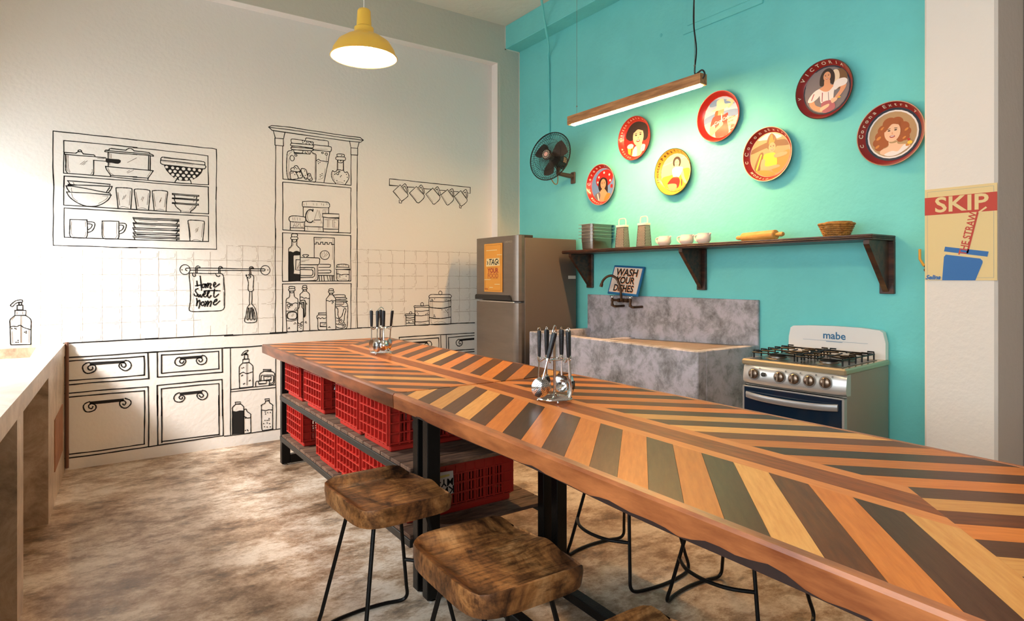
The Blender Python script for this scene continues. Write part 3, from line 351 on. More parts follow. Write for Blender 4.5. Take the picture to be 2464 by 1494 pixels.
('painted_kitchen_canisters', 'black line drawing of three lidded canisters in growing sizes', 'c2955 1242 19 19|~2831 1197 2826 1206 2836 1221 2861 1229 2941 1226 3042 1227 3068 1223 3083 1208 3073 1192|-2831 1197 2941 1196 3073 1192|~2834 1194 2826 1164 2829 1084 2831 942 2841 930 2941 924 3062 926 3075 941 3075 1077 3075 1158 3070 1190|-2836 1163 2891 1156 2991 1153 3075 1162|b2836 1102 2916 1090 2991 1088 3075 1102|b2836 998 2916 987 2991 987 3075 995|.2849 1185 2850 999|.2866 1154 2873 998|.3047 1154 3045 992|.3060 1177 3057 992|,2849 986 2851 951 2866 939|,2886 949 2931 961|,2926 947 2966 955 3016 939|c2752 1134 16 16|~2669 1104 2664 1113 2676 1121 2753 1118 2817 1122 2831 1113 2826 1101|-2669 1104 2743 1105 2826 1101|-2674 1102 2674 940|-2829 1097 2830 934|~2674 940 2681 931 2753 926 2821 926 2830 934|-2674 1071 2743 1065 2827 1072|-2674 1025 2743 1020 2827 1028|-2674 964 2743 960 2827 965|,2683 1062 2681 966|,2812 1065 2814 965|,2710 948 2753 950 2792 940|c2629 1052 13 12|~2577 1029 2570 1035 2581 1043 2629 1042 2669 1043 2679 1034 2669 1027 2577 1029|-2579 1027 2579 936|-2670 1025 2671 932|-2579 929 2671 930|-2579 1007 2624 1001 2670 1007|-2579 984 2624 982 2670 986|-2579 953 2670 950|@2861 1172 2871 1169 2863 1178 2891 1184 3009 1171 3027 1173 3045 1168 2973 1073 3016 1067 3029 1058 3039 1042 3039 1071 2886 1025 2891 1013 2881 1011 2896 1004 2710 1039 2700 1053 2792 1034 2807 1041 2605 965 2614 962 2652 970 2657 963'),
('painted_soap_dispenser', 'black line drawing of a soap pump bottle above counter', '~-415 1206 -391 1233 -369 1241 -352 1240 -351 1226 -369 1225 -388 1216 -406 1195 -415 1206|--370 1222 -355 1222 -355 1205 -370 1205 -370 1222|--379 1204 -348 1203 -347 1171 -380 1172 -379 1204|--392 1169 -331 1167 -331 1132 -392 1134 -392 1169|~-392 1132 -410 1115 -419 1098 -418 1060 -415 934|~-331 1130 -310 1111 -302 1093 -302 1054 -303 927|--415 930 -303 926|~-418 1051 -402 1059 -382 1055 -363 1063 -341 1046 -305 1030|.-361 1127 -360 941|.-355 1127 -355 941|,-408 1098 -406 1108 -393 1122|.-406 1024 -404 940|.-313 1027 -313 938|@-408 1042 -392 1043 -385 1039 -338 1014 -329 1019 -329 1008 -385 945 -374 958 -374 945|.-380 1160 -380 1142|.-349 1159 -349 1141'),
('painted_worktop', 'black line drawing of a worktop edge above the cabinets', '--116 921 10 923 147 923 289 923 481 925|--112 816 10 817 147 817 289 820 481 819|-397 923 586 923 784 925 1021 924|-397 820 548 820 744 820 1021 819|-957 919 1104 919 1456 918|-957 820 1154 816 1266 820|-1317 923 1447 925 1614 927 1786 926 1965 926 2131 929|-2091 930 2428 929 2833 930 3358 927|-2507 820 2792 823 3042 822 3352 821|-2091 723 2295 717 2507 714'),
('painted_drawer', 'black line drawing of the left upper drawer with scroll handle', '--112 618 64 620 232 619 418 617 412 815|--91 790 37 792 147 791 289 790 387 793|--91 790 -90 649|--90 649 64 648 232 646 389 647|-387 793 390 734 389 647|!41 773 119 772 263 769 259 748 218 751 133 751 75 749 41 750|~41 772 21 768 2 752 -2 733 7 706 26 692 51 694 73 707 79 726 73 746 56 752 37 746 30 733 37 718 51 715 60 726 58 737|~263 769 286 763 302 738 298 711 278 694 258 693 235 710 223 732 232 750 249 754 263 748 268 732 259 719 246 722 239 733 240 741'),
('painted_drawer', 'black line drawing of the left lower door with scroll handle', '--112 556 64 559 232 558 415 555|--90 528 64 529 232 528 389 527|--111 86 88 84 419 90|-414 555 419 284 417 90|--88 527 -90 351 -87 113|--87 113 88 110 391 116|-389 528 391 394 389 116|!41 482 157 482 255 482 256 461 157 459 88 459 41 461|~41 482 13 470 3 446 16 413 45 407 75 420 79 447 58 465 37 457 37 437 54 429 61 444|~264 481 295 464 301 437 277 410 250 411 230 435 232 461 255 465 268 449 259 431 248 441'),
('painted_drawer', 'black line drawing of the right upper drawer with scroll handle', '-413 818 415 758 417 616|-475 818 476 710 477 623|-477 623 664 621 784 622 942 621|-939 816 941 718 942 621|-504 793 625 791 744 795 914 795|-504 793 505 651|-505 651 664 653 784 649 915 652|-914 795 914 720 915 652|!631 768 704 769 792 770 792 748 724 749 672 748 633 748|~631 767 609 759 597 735 604 711 627 698 652 702 670 719 673 738 660 748 641 750 630 737 637 721 652 720 660 735|~792 770 813 762 825 736 815 707 784 696 760 707 749 731 760 749 780 751 793 738 788 721 774 720 767 734'),
('painted_drawer', 'black line drawing of the right lower door with scroll handle', '-475 559 664 560 825 562 939 562|-504 530 664 531 784 533 916 531|-475 559 476 429 477 323|-504 530 506 319|-939 562 941 399 942 264|-916 531 918 267|!631 486 704 487 792 487 792 467 744 465 672 464 631 466|~629 486 606 478 590 453 598 424 625 412 652 417 666 438 660 456 641 463 626 451 635 435 649 438 649 449|~792 487 817 478 831 451 821 423 792 412 764 427 754 451 764 465 784 465 800 450 796 435 780 434 771 449|-477 481 480 97|-505 457 508 109|-941 477 948 100|-914 434 917 110|-508 117 738 117 917 113|-419 90 639 95 948 100'),
('painted_open_cabinet', 'black line drawing of an open cabinet with cleaning bottles', '-1001 817 1004 523 1002 313 1004 97|-1363 728 1362 488 1368 269 1366 99|-1004 472 1154 474 1362 477|-1004 454 1154 455 1362 453|-957 93 1154 91 1402 94|~1086 750 1109 778 1139 789 1134 777 1114 762 1092 748|-1114 762 1129 761 1129 754 1114 755|-1112 755 1137 753 1138 715 1110 717 1112 755|-1099 715 1147 714 1147 685 1097 684 1099 715|~1097 684 1073 659 1070 622 1070 580 1073 479|~1147 685 1174 658 1178 624 1178 479|.1126 681 1129 495|.1136 681 1134 494|~1071 592 1099 607 1129 594 1177 605|-1073 478 1178 479|@1092 642 1104 646 1089 578 1096 583 1149 530 1156 535 1104 508 1112 512|-1261 615 1326 611 1326 598 1261 602 1261 615|~1264 600 1236 581 1230 544 1233 517|~1323 597 1352 576 1352 533 1347 489 1308 480|~1241 521 1246 564 1266 568 1334 562 1344 544 1341 501 1308 491|-1264 557 1326 553 1324 522 1266 523 1264 557|~1200 477 1200 509 1215 522 1306 517 1308 480|-1220 518 1225 498 1285 495 1287 517|.1287 533 1303 548|-1040 363 1081 361 1081 346 1041 348 1040 363|~1045 348 1018 321 1018 290 1018 100|~1080 346 1102 322 1106 290 1107 93|!1018 295 1045 286 1075 291 1106 287 1107 93 1018 100|~1109 294 1126 296 1132 276 1159 251 1160 229 1162 96|-1109 236 1134 220 1160 221|-1112 92 1162 96|@1119 222 1126 225 1119 118 1134 121 1139 113|-1275 364 1310 363 1310 346 1277 347 1275 364|~1279 347 1275 329 1248 316 1246 294 1248 127 1256 98|~1310 346 1313 327 1337 307 1337 283 1337 114 1334 101 1256 98|~1248 274 1282 266 1308 269 1335 264|@1277 253 1279 236 1297 245 1318 244 1308 194 1306 181 1275 182 1292 180 1264 157 1292 158 1313 150 1271 129 1292 124 1318 122'),
('painted_drawer', 'black line drawing of a far drawer above the table edge', '-2530 792 2695 793 2936 791 2938 683|-2958 815 2963 677|-2507 750 2509 819|!2648 768 2719 769 2812 768 2812 748 2743 749 2686 749 2652 754|~2812 768 2841 763 2858 737 2851 707|~2851 707 2817 700 2785 720 2787 744 2812 743 2821 726 2807 716 2797 728|-2316 708 2320 672|-2237 701 2239 678'),
('painted_drawer', 'black line drawing of a drawer half hidden by the fridge', '-3022 818 3024 660|-3047 789 3197 794 3352 795|-3047 789 3050 654|-3050 654 3197 653 3352 652|-3145 627 3352 626|!3171 765 3250 769 3352 770 3352 749 3250 748 3174 745|~3171 765 3145 754 3135 730 3150 702 3182 695 3205 712 3208 739 3184 750 3169 735 3177 714 3192 724'),
]
# ================================================================ the room
XT = 3.85      # teal wall
YM = 5.55      # mural wall
YC = 5.44      # beam and corner pier in front of it
ZC = 4.05      # ceiling
XL = -0.80     # left wall
YB = -2.2      # open side behind the photographer
f = MB().box((XL-0.2, YB-0.2, -0.1), (XT+0.3, YM+0.2, 0)); struct(f.build('floor', floor_m))
f = MB().box((XL-0.2, YB, ZC), (XT+0.3, YM+0.2, ZC+0.1)); struct(f.build('ceiling', ceil_m))
f = MB().box((XL-0.2, YM, 0), (XT+0.3, YM+0.15, ZC)); wall_mural = struct(f.build('wall_back', white_wall))
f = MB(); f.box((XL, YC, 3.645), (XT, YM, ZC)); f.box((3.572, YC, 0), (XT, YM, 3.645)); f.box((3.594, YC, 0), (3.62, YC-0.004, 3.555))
struct(f.build('trim_1', mat('shaded_beam_plaster', '#CFCBBE', 0.9, bump=0.35, bscale=30, spec=0.2)))  # greyer than the wall plaster: shade on the beam front put into the colour
f = MB(); f.box((XL, YC+0.002, 3.643), (3.572, YM, 3.6455)); f.box((3.570, YC+0.002, 0), (3.5725, YM, 3.645)); struct(f.build('trim_4', mat('lit_reveal_white', '#F6EFE8', 0.85, bump=0.3, bscale=30, spec=0.2)))  # added thin liners, coloured whiter so the beam and pier reveals look lit
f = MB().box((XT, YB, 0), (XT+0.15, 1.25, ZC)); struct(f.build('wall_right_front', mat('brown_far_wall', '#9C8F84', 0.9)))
f = MB().box((XT, 1.25, 0), (XT+0.15, YM, ZC)); wall_teal = struct(f.build('wall_right', teal))
f = MB().box((3.67, 1.40, 3.81), (XT, YC, ZC), 0.004); struct(f.build('trim_2', teal))
# pale seams where white plaster meets the teal paint
f = MB(); f.box((3.663, YC-0.006, 3.80), (3.675, YC, ZC)); f.box((3.663, YC-0.006, 3.80), (XT, YC, 3.81)); f.box((XT-0.006, YC-0.006, 0), (XT, YC, 3.81)); struct(f.build('trim_3', beam_white))
# pier at the right with the straw poster
f = MB().box((3.50, 1.098, 0), (XT, 1.405, ZC), 0.012); struct(f.build('wall_pier', mat('pier_plaster', '#EDE3D8', 0.9, bump=0.3, bscale=25, spec=0.2)))
# left wall with its window opening over the counter
wy0, wy1, wz0, wz1 = 3.80, 5.42, 1.06, 2.32
f = MB(); f.box((XL-0.15, 2.2, 0), (XL, wy0, ZC)); f.box((XL-0.15, YB, 0), (XL, -1.6, ZC)); f.box((XL-0.15, -1.6, 0), (XL, 2.2, 1.0)); f.box((XL-0.15, -1.6, 2.7), (XL, 2.2, ZC)); f.box((XL-0.15, wy1, 0), (XL, YM, ZC)); f.box((XL-0.15, wy0, 0), (XL, wy1, wz0)); f.box((XL-0.15, wy0, wz1), (XL, wy1, ZC))
struct(f.build('wall_left', white_wall))
f = MB()
for y in (wy0, wy1-0.04, (wy0+wy1)/2-0.02): f.box((XL-0.10, y, wz0), (XL-0.06, y+0.04, wz1))
for z in (wz0, wz1-0.04): f.box((XL-0.10, wy0, z), (XL-0.06, wy1, z+0.04))
struct(f.build('window_1', white_enamel))
f = MB()
for y in (-1.6, -0.35, 0.91, 2.16): f.box((XL-0.10, y, 1.0), (XL-0.06, y+0.04, 2.7))
for z in (1.0, 2.66): f.box((XL-0.10, -1.6, z), (XL-0.06, 2.2, z+0.04))
struct(f.build('window_2', white_enamel))
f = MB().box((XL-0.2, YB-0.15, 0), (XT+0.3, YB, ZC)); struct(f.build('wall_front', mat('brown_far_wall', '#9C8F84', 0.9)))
# raised painted patch high on the teal wall
f = MB(); f.box((XT-0.014, 2.535, 3.283), (XT, 3.225, 4.0), 0.003); f.box((XT-0.022, 2.56, 3.335), (XT-0.012, 3.175, 4.0), 0.003)
o = f.build('painted_patch', teal, wall_teal, label='raised square patch painted teal near the ceiling')
f = MB().sphere((XT, 3.454, 3.357), 0.013); f.build('wall_plug', teal, wall_teal, True)

# ---------------------------------------------------------------- mural: paint strokes on the back wall
def ribbon(mb, P, wd, y, wob=0.0):
    n = len(P)
    if n < 2: return
    L = []; R = []
    for i in range(n):
        if i == 0: t = P[1]-P[0]
        elif i == n-1: t = P[-1]-P[-2]
        else: t = (P[i+1]-P[i-1])
        if t.length < 1e-7: t = Vector((1, 0))
        t.normalize(); nn = Vector((-t.y, t.x))
        if 0 < i < n-1:
            t0 = (P[i]-P[i-1]); t1 = (P[i+1]-P[i])
            if t0.length > 1e-7 and t1.length > 1e-7:
                c = max(0.45, t.dot(t0.normalized())); k = 1/c
            else: k = 1
        else: k = 1
        h = wd*0.5*k*(1+random.uniform(-wob, wob))
        L.append(P[i]+nn*h); R.append(P[i]-nn*h)
    e0 = (P[0]-P[1]).normalized()*wd*0.35; e1 = (P[-1]-P[-2]).normalized()*wd*0.35
    L[0] = L[0]+e0; R[0] = R[0]+e0; L[-1] = L[-1]+e1; R[-1] = R[-1]+e1
    vs = [(p.x, y, p.y) for p in L] + [(p.x, y, p.y) for p in R]
    mb.add(vs, [[i+n, i+n+1, i+1, i] for i in range(n-1)])
def subdiv(P, step):
    out = []
    for a, b in zip(P, P[1:]):
        k = max(1, int((b-a).length/step))
        for i in range(k): out.append(a.lerp(b, i/k))
    out.append(P[-1]); return out
def c2(P, n, closed): return [Vector((p.x, p.y)) for p in catmull([(p.x, p.y, 0) for p in P], n, closed)]
layer = 0
for name, label, data in MURAL:
    mb = MB(); layer += 1
    yb = YM - 0.0008 - 0.00003*layer
    for st in data.split('|'):
        k = st[0]; a = [float(v)/1000 for v in st[1:].split()]
        if k in 'co':
            cx, cz, rx, rz = a
            P = [Vector((cx+rx*math.cos(2*PI*i/22), cz+rz*math.sin(2*PI*i/22))) for i in range(23)]
            if k == 'c': mb.mi = 0; ribbon(mb, P, 0.006, yb, 0.12)
            else:
                mb.mi = 2; mb.add([(p.x, yb-0.0006, p.y) for p in P[:-1]], [list(range(22))])
            continue
        P = [Vector((a[i], a[i+1])) for i in range(0, len(a), 2)]
        if k == '@':
            mb.mi = 0
            for p in P:
                mb.add([(p.x+0.005*math.cos(2*PI*i/7), yb, p.y+0.005*math.sin(2*PI*i/7)) for i in range(7)], [list(range(7))])
            continue
        closed = (P[0]-P[-1]).length < 1e-4 and len(P) > 3
        if k == '!':
            mb.mi = 0; mb.add([(p.x, yb, p.y) for p in P], [list(range(len(P)))]); continue
        if k in '~b,':
            P = c2(P[:-1] if closed else P, 5, closed)
            if closed: P.append(P[0])
        else: P = subdiv(P, 0.05)
        wd = {'-': 0.0068, '~': 0.0068, 'b': 0.0092, '.': 0.0030, ',': 0.0030}[k]
        if 'home' in label.lower() and k == 'b': wd = 0.0105
        if 'drawer' in name or 'worktop' in name: wd *= 1.25
        mb.mi = 1 if k in '.,' else 0
        if k == '-' : P = [p + Vector((random.uniform(-1, 1), random.uniform(-1, 1)))*0.0009 for p in P]
        ribbon(mb, P, wd, yb, 0.22)
    mb.build(name, [ink, ink_thin, white_wall], wall_mural, label=label)
# hand-drawn tile grid behind the drawings
mb = MB(); rows = [1.665, 1.543, 1.421, 1.298, 1.178, 1.058]
cols = [-0.615+0.1223*i for i in range(34)]
def blocked(x, z):
    return (1.432 < x < 2.03) or (-0.16 < x < 0.965 and z > 1.615) or (0.80 < x < 1.06 and 1.02 < z < 1.41) or (-0.45 < x < -0.28 and 0.9 < z < 1.25) or (2.60 < x < 2.97 and z < 1.27)
def tile_line(a, b):
    n = max(2, int((b-a).length/0.02)); seg = []
    for i in range(n+1):
        p = a.lerp(b, i/n) + Vector((random.uniform(-1, 1), random.uniform(-1, 1)))*0.0016
        if blocked(p.x, p.y) or random.random() < 0.035:
            if len(seg) > 1: ribbon(mb, seg, 0.0026, YM-0.0006, 0.4)
            seg = []
        else: seg.append(p)
    if len(seg) > 1: ribbon(mb, seg, 0.0026, YM-0.0006, 0.4)
zb = 0.925
for z in rows: tile_line(Vector((XL, z+0.003)), Vector((3.57, z-0.012)))
for x in cols: tile_line(Vector((x, rows[0])), Vector((x, zb)))
for i, x in enumerate(cols):                      # rounded inner tile corners
    for j, z in enumerate(rows):
        zl = (rows[j+1] if j+1 < len(rows) else zb)
        if random.random() < 0.75:
            P = c2([Vector((x-0.05, z-0.011)), Vector((x-0.022, z-0.010)), Vector((x-0.012, z-0.022)), Vector((x-0.011, z-0.05))], 4, False)
            if not any(blocked(p.x, p.y) for p in P): ribbon(mb, P, 0.0020, YM-0.0006, 0.3)
        if random.random() < 0.55:
            P = c2([Vector((x-0.045, zl+0.008)), Vector((x-0.02, zl+0.010)), Vector((x-0.011, zl+0.02)), Vector((x-0.010, zl+0.045))], 4, False)
            if not any(blocked(p.x, p.y) for p in P): ribbon(mb, P, 0.0020, YM-0.0006, 0.3)
o = mb.build('painted_tiles', ink_tile, wall_mural, label='thin grey hand-drawn square tile grid'); o['kind'] = 'stuff'

# ---------------------------------------------------------------- concrete counter under the window
def cx(y): return -0.105 - (5.55-y)*0.0456      # the front runs slightly askew
def cprism(mb, y0, y1, z0, z1, xb, inset=0.0, ch=0):
    mb.prism([(xb, y0), (cx(y0)-inset, y0), (cx(y1)-inset, y1), (xb, y1)], z0, z1)
ct = thing('concrete_counter', 'pale cement counter with sunken basin along the left wall', 'counter', (-0.45, 4.0, 0))
y0 = 2.0
mb = MB()
# top slab with the basin cut out
bx0, bx1, by0, by1 = -0.68, -0.262, 4.70, 5.36
cprism(mb, y0, by0, 0.835, 0.92, XL+0.002); cprism(mb, by1, YM-0.002, 0.835, 0.92, XL+0.002)
mb.prism([(XL+0.002, by0), (bx0, by0), (bx0, by1), (XL+0.002, by1)], 0.835, 0.92)
mb.prism([(bx1, by0), (cx(by0), by0), (cx(by1), by1), (bx1, by1)], 0.835, 0.92)
mb.build('worktop', counter_m, ct)
mb = MB(); t = 0.03
mb.box((bx0, by0-t, 0.70), (bx1, by0, 0.835)); mb.box((bx0, by1, 0.70), (bx1, by1+t, 0.835)); mb.box((bx0-t, by0, 0.70), (bx0, by1, 0.835)); mb.box((bx1, by0, 0.70), (bx1+t, by1, 0.835)); mb.box((bx0, by0, 0.70), (bx1, by1, 0.72))
mb.build('basin', inner_m, ct)
mb = MB(); cprism(mb, 4.40, YM-0.002, 0, 0.835, XL+0.002, 0.004); mb.build('pier_wall', counter_m, ct)
mb = MB(); mb.prism([(cx(4.75)-0.012, 4.75), (cx(4.75)+0.001, 4.75), (cx(5.32)+0.001, 5.32), (cx(5.32)-0.012, 5.32)], 0.20, 0.52); mb.build('clay_panel', rust_m, ct, label='bare reddish clay panel low on the pier')
mb = MB(); cprism(mb, 3.18, 3.36, 0, 0.835, XL+0.002, 0.004); mb.build('pier', counter_m, ct)
mb = MB(); cprism(mb, 2.0, 2.15, 0, 0.835, XL+0.002, 0.004); mb.build('pier', counter_m, ct)
mb = MB(); mb.box((XL+0.002, 2.0, 0), (XL+0.02, 4.4, 0.835)); mb.build('back_lining', inner_m, ct)
mb = MB(); mb.tube([(cx(5.5)+0.012, 5.53, 0.02), (cx(5.5)+0.012, 5.53, 0.93)], 0.012, 8); o = mb.build('drain_pipe', mat('brown_pipe', '#6E4A38', 0.6), None, True); tag(o, 'thin brown pipe running up the corner beside the counter', 'pipe')
# ================================================================ island tables with chevron tops
TZ = 0.905; TW = 0.985; SL, SR = 0.375, 0.553; E0, E1 = 0.028, 0.022; PITCH = 0.106
def wood(name, a, b, rz, rand=0.14, rough=0.3):
    return mat(name, a, rough, col2=b, vscale=9, stretch=(1.0, 9.0, 1.0), rotz=rz, rand=rand, coat=0.0, spec=0.14, detail=6, ramp=(0.3, 0.72), bump=0.03, bscale=30)
lt = {1: wood('light_wood_plus', '#D5833F', '#BC6A2C', -PI/4), -1: wood('light_wood_minus', '#D5833F', '#BC6A2C', PI/4)}
pl = {1: wood('pale_wood_plus', '#E0A862', '#C98A48', -PI/4), -1: wood('pale_wood_minus', '#E0A862', '#C98A48', PI/4)}
dk = {1: wood('dark_wood_plus', '#4C2E20', '#5E3E2B', -PI/4, 0.22), -1: wood('dark_wood_minus', '#4C2E20', '#5E3E2B', PI/4, 0.22)}
rd = {1: wood('red_wood_plus', '#7A4526', '#5A2F1B', -PI/4), -1: wood('red_wood_minus', '#7A4526', '#5A2F1B', PI/4)}
spine_m = wood('spine_wood', '#A5592B', '#6B3519', PI/2, 0.0)
spine_edge = wood('spine_sapwood', '#D98C4E', '#C87A40', PI/2, 0.05)
rim_m = mat('edge_wood', '#57290F', 0.34, col2='#96522C', vscale=2.2, stretch=(4, 0.8, 4), coat=0.2, bump=0.05, ramp=(0.42, 0.62), detail=5)
core_m = mat('table_core', '#4A2A18', 0.7)
def clip(P, a, b, c):                       # keep a*x+b*y<=c
    out = []
    for i in range(len(P)):
        p, q = P[i], P[(i+1) % len(P)]; dp = a*p[0]+b*p[1]-c; dq = a*q[0]+b*q[1]-c
        if dp <= 0: out.append(p)
        if dp*dq < 0:
            t = dp/(dp-dq); out.append((p[0]+(q[0]-p[0])*t, p[1]+(q[1]-p[1])*t))
    return out
def parea(P): return abs(sum(P[i][0]*P[(i+1) % len(P)][1]-P[(i+1) % len(P)][0]*P[i][1] for i in range(len(P))))/2
def boards(root, sgn, c0, sides):
    """sgn=+1: boards run along y-x=c; sgn=-1: along x+y=c.  sides(c_mid) -> half planes."""
    g = 0.0005
    for k in range(-40, 41):
        a, b = c0+k*PITCH+g, c0+(k+1)*PITCH-g
        P = [(-6, -6), (6, -6), (6, 6), (-6, 6)]
        ex, ey = (-1, 1) if sgn > 0 else (1, 1)
        P = clip(P, ex, ey, b); P = clip(P, -ex, -ey, -a)
        for h in sides((a+b)/2):
            if P: P = clip(P, *h)
        if len(P) < 3 or parea(P) < 3e-4: continue
        if k % 2: m = dk[sgn] if random.random() > 0.16 else rd[sgn]
        else: m = lt[sgn] if random.random() > 0.22 else pl[sgn]
        MB().prism(P, TZ-0.021, TZ).build('board', m, root, world=False)
def edges(root, y0, y1, wavy, rim_m=rim_m):
    # front edge: thick board with a wandering lower line, back edge: straight
    n = 24; vs = []; fs = []
    for i in range(n+1):
        y = y0+(y1-y0)*i/n
        lo = TZ-0.060-(0.010*math.sin(y*3.1+1)+0.006*math.sin(y*7.7))*wavy
        wv = 0.006*wavy*math.sin(y*2.3)
        for (x, z) in ((E0, TZ), (0.004+wv*0.3, TZ), (-0.002+wv, TZ-0.008), (0.0+wv, lo), (E0, lo)): vs.append((x, y, z))
    for i in range(n):
        for k in range(5):
            k2 = (k+1) % 5; fs.append([i*5+k, (i+1)*5+k, (i+1)*5+k2, i*5+k2])
    fs.append([0, 1, 2, 3, 4]); fs.append([n*5+4-k for k in range(5)])
    MB().add(vs, fs).build('edge_board', rim_m, root, 30, world=False)
    MB().box((TW-E1, y0, TZ-0.058), (TW, y1, TZ), 0.003).build('edge_board', rim_m, root, world=False)
    MB().box((E0, y0+0.002, TZ-0.05), (TW-E1, y1-0.002, TZ-0.0215)).build('core', core_m, root, world=False)
def post_frame(root, y, w=0.05):
    # closed rectangular steel end frame across the table
    x0, x1, t = 0.125, TW-0.10, 0.062
    for x in (x0, x1-t): MB().box((x, y-w/2, 0.012), (x+t, y+w/2, TZ-0.062), 0.003).build('leg', black_metal, root, world=False)
    MB().box((x0+t, y-w/2, 0.012), (x1-t, y+w/2, 0.075), 0.003).build('foot_bar', black_metal, root, world=False)
    MB().box((x0+t, y-w/2, TZ-0.11), (x1-t, y+w/2, TZ-0.062), 0.003).build('top_bar', black_metal, root, world=False)
    for x in (x0+t/2, x1-t/2):
        MB().lathe([(0.022, 0.0), (0.022, 0.005), (0.01, 0.007), (0.01, 0.012)], 14, Matrix.Translation((x, y, 0))).build('levelling_foot', steel, root, True, world=False)
LF = 2.35; LN = 2.42
far = thing('island_table', 'chevron-topped table with crate shelves, the far one nearest the fridge', 'table', (1.09, 2.472, 0))
ym = 1.811; m_far = ym-SL; cc = SL+ym
lim = [(-1, 0, -E0), (1, 0, TW-E1), (0, -1, -0.0015), (0, 1, LF)]
boards(far, -1, cc, lambda c: lim+([(1, 0, SL)] if c < cc else [(1, -1, -m_far)]))
boards(far, 1, m_far, lambda c: lim+[(-1, 0, -SR), (-1, 1, m_far)])
def spine(root, lims):
    for a, b, m in ((SL, SL+0.042, spine_edge), (SL+0.0425, SR-0.0425, spine_m), (SR-0.042, SR, spine_edge)):
        P = [(a, -6), (b, -6), (b, 6), (a, 6)]
        for h in lims: P = clip(P, *h)
        MB().prism(P, TZ-0.021, TZ).build('spine_board', m, root, world=False)
spine(far, [(0, -1, -0.0015), (-1, 1, m_far)])
edges(far, 0.001, LF, 0.35)
post_frame(far, 0.045); post_frame(far, LF-0.03)
rack_wood = mat('reclaimed_slat', '#7B5A44', 0.75, col2='#4C3528', vscale=7, stretch=(1.5, 8, 8), rand=0.25, bump=0.2)
for z in (0.525, 0.225):
    for x in (0.11, TW-0.135):
        MB().box((x, 0.07, z-0.035), (x+0.03, LF-0.055, z), 0.002).build('shelf_rail', dark_grey, far, world=False)
    y = 0.075; i = 0
    while y < LF-0.16:
        d = 0.115
        MB().box((0.115, y, z-0.018+0.018), (TW-0.09, y+d-0.008, z+0.018), 0.002).build('slat', rack_wood, far, world=False)
        y += d
near = thing('island_table', 'chevron-topped table with live edge, running to the lower right', 'table', (1.09, 2.468, 0), math.radians(-1.26))
yn = -1.956; m_n = yn-SL; cn = SR+m_n+SR
lim2 = [(-1, 0, -E0), (1, 0, TW-E1), (0, 1, -0.0015), (0, -1, LN)]
boards(near, 1, m_n, lambda c: lim2+[(1, 0, SL), (1, -1, -m_n)])
boards(near, -1, cn, lambda c: lim2+([(-1, 0, -SR)] if c > cn else [(-1, 1, m_n)]))
spine(near, [(0, 1, -0.0015), (1, -1, -m_n)])
edges(near, -LN, -0.001, 0.4, mat('live_edge_wood', '#7C3F20', 0.34, col2='#BC7140', vscale=2.2, stretch=(4, 0.8, 4), coat=0.1, bump=0.05, ramp=(0.40, 0.60), detail=6))
n = 60; vs = []; fs = []
for i in range(n+1):
    y = -LN+0.02+(LN-0.25)*i/n; wv = 0.0024*math.sin(y*2.3); lo = TZ-0.060-(0.010*math.sin(y*3.1+1)+0.006*math.sin(y*7.7))*0.4
    hgt = max(0.0, 0.002+0.007*math.sin(y*3.3+0.6)+0.005*math.sin(y*17.0)+0.004*math.sin(y*41))*(1.4 if y < -1.5 else 0.8)
    vs += [(wv-0.0012, y, lo-0.001), (wv-0.0012, y, lo+hgt), (wv+0.012, y, lo-0.0012)]
for i in range(n):
    fs.append([i*3, i*3+1, i*3+4, i*3+3]); fs.append([i*3+2, i*3, i*3+3, i*3+5])
MB().add(vs, fs).build('bark', mat('dark_bark', '#2E150C', 0.6, var=0.4, vscale=20), near, world=False, label='dark bark left along the lower live edge')
post_frame(near, -0.045, 0.05); post_frame(near, -LN+0.06)
for x in (0.32, 0.62):
    MB().box((x, -LN+0.09, 0.02), (x+0.05, -0.075, 0.06), 0.003).build('floor_rail', black_metal, near, world=False)

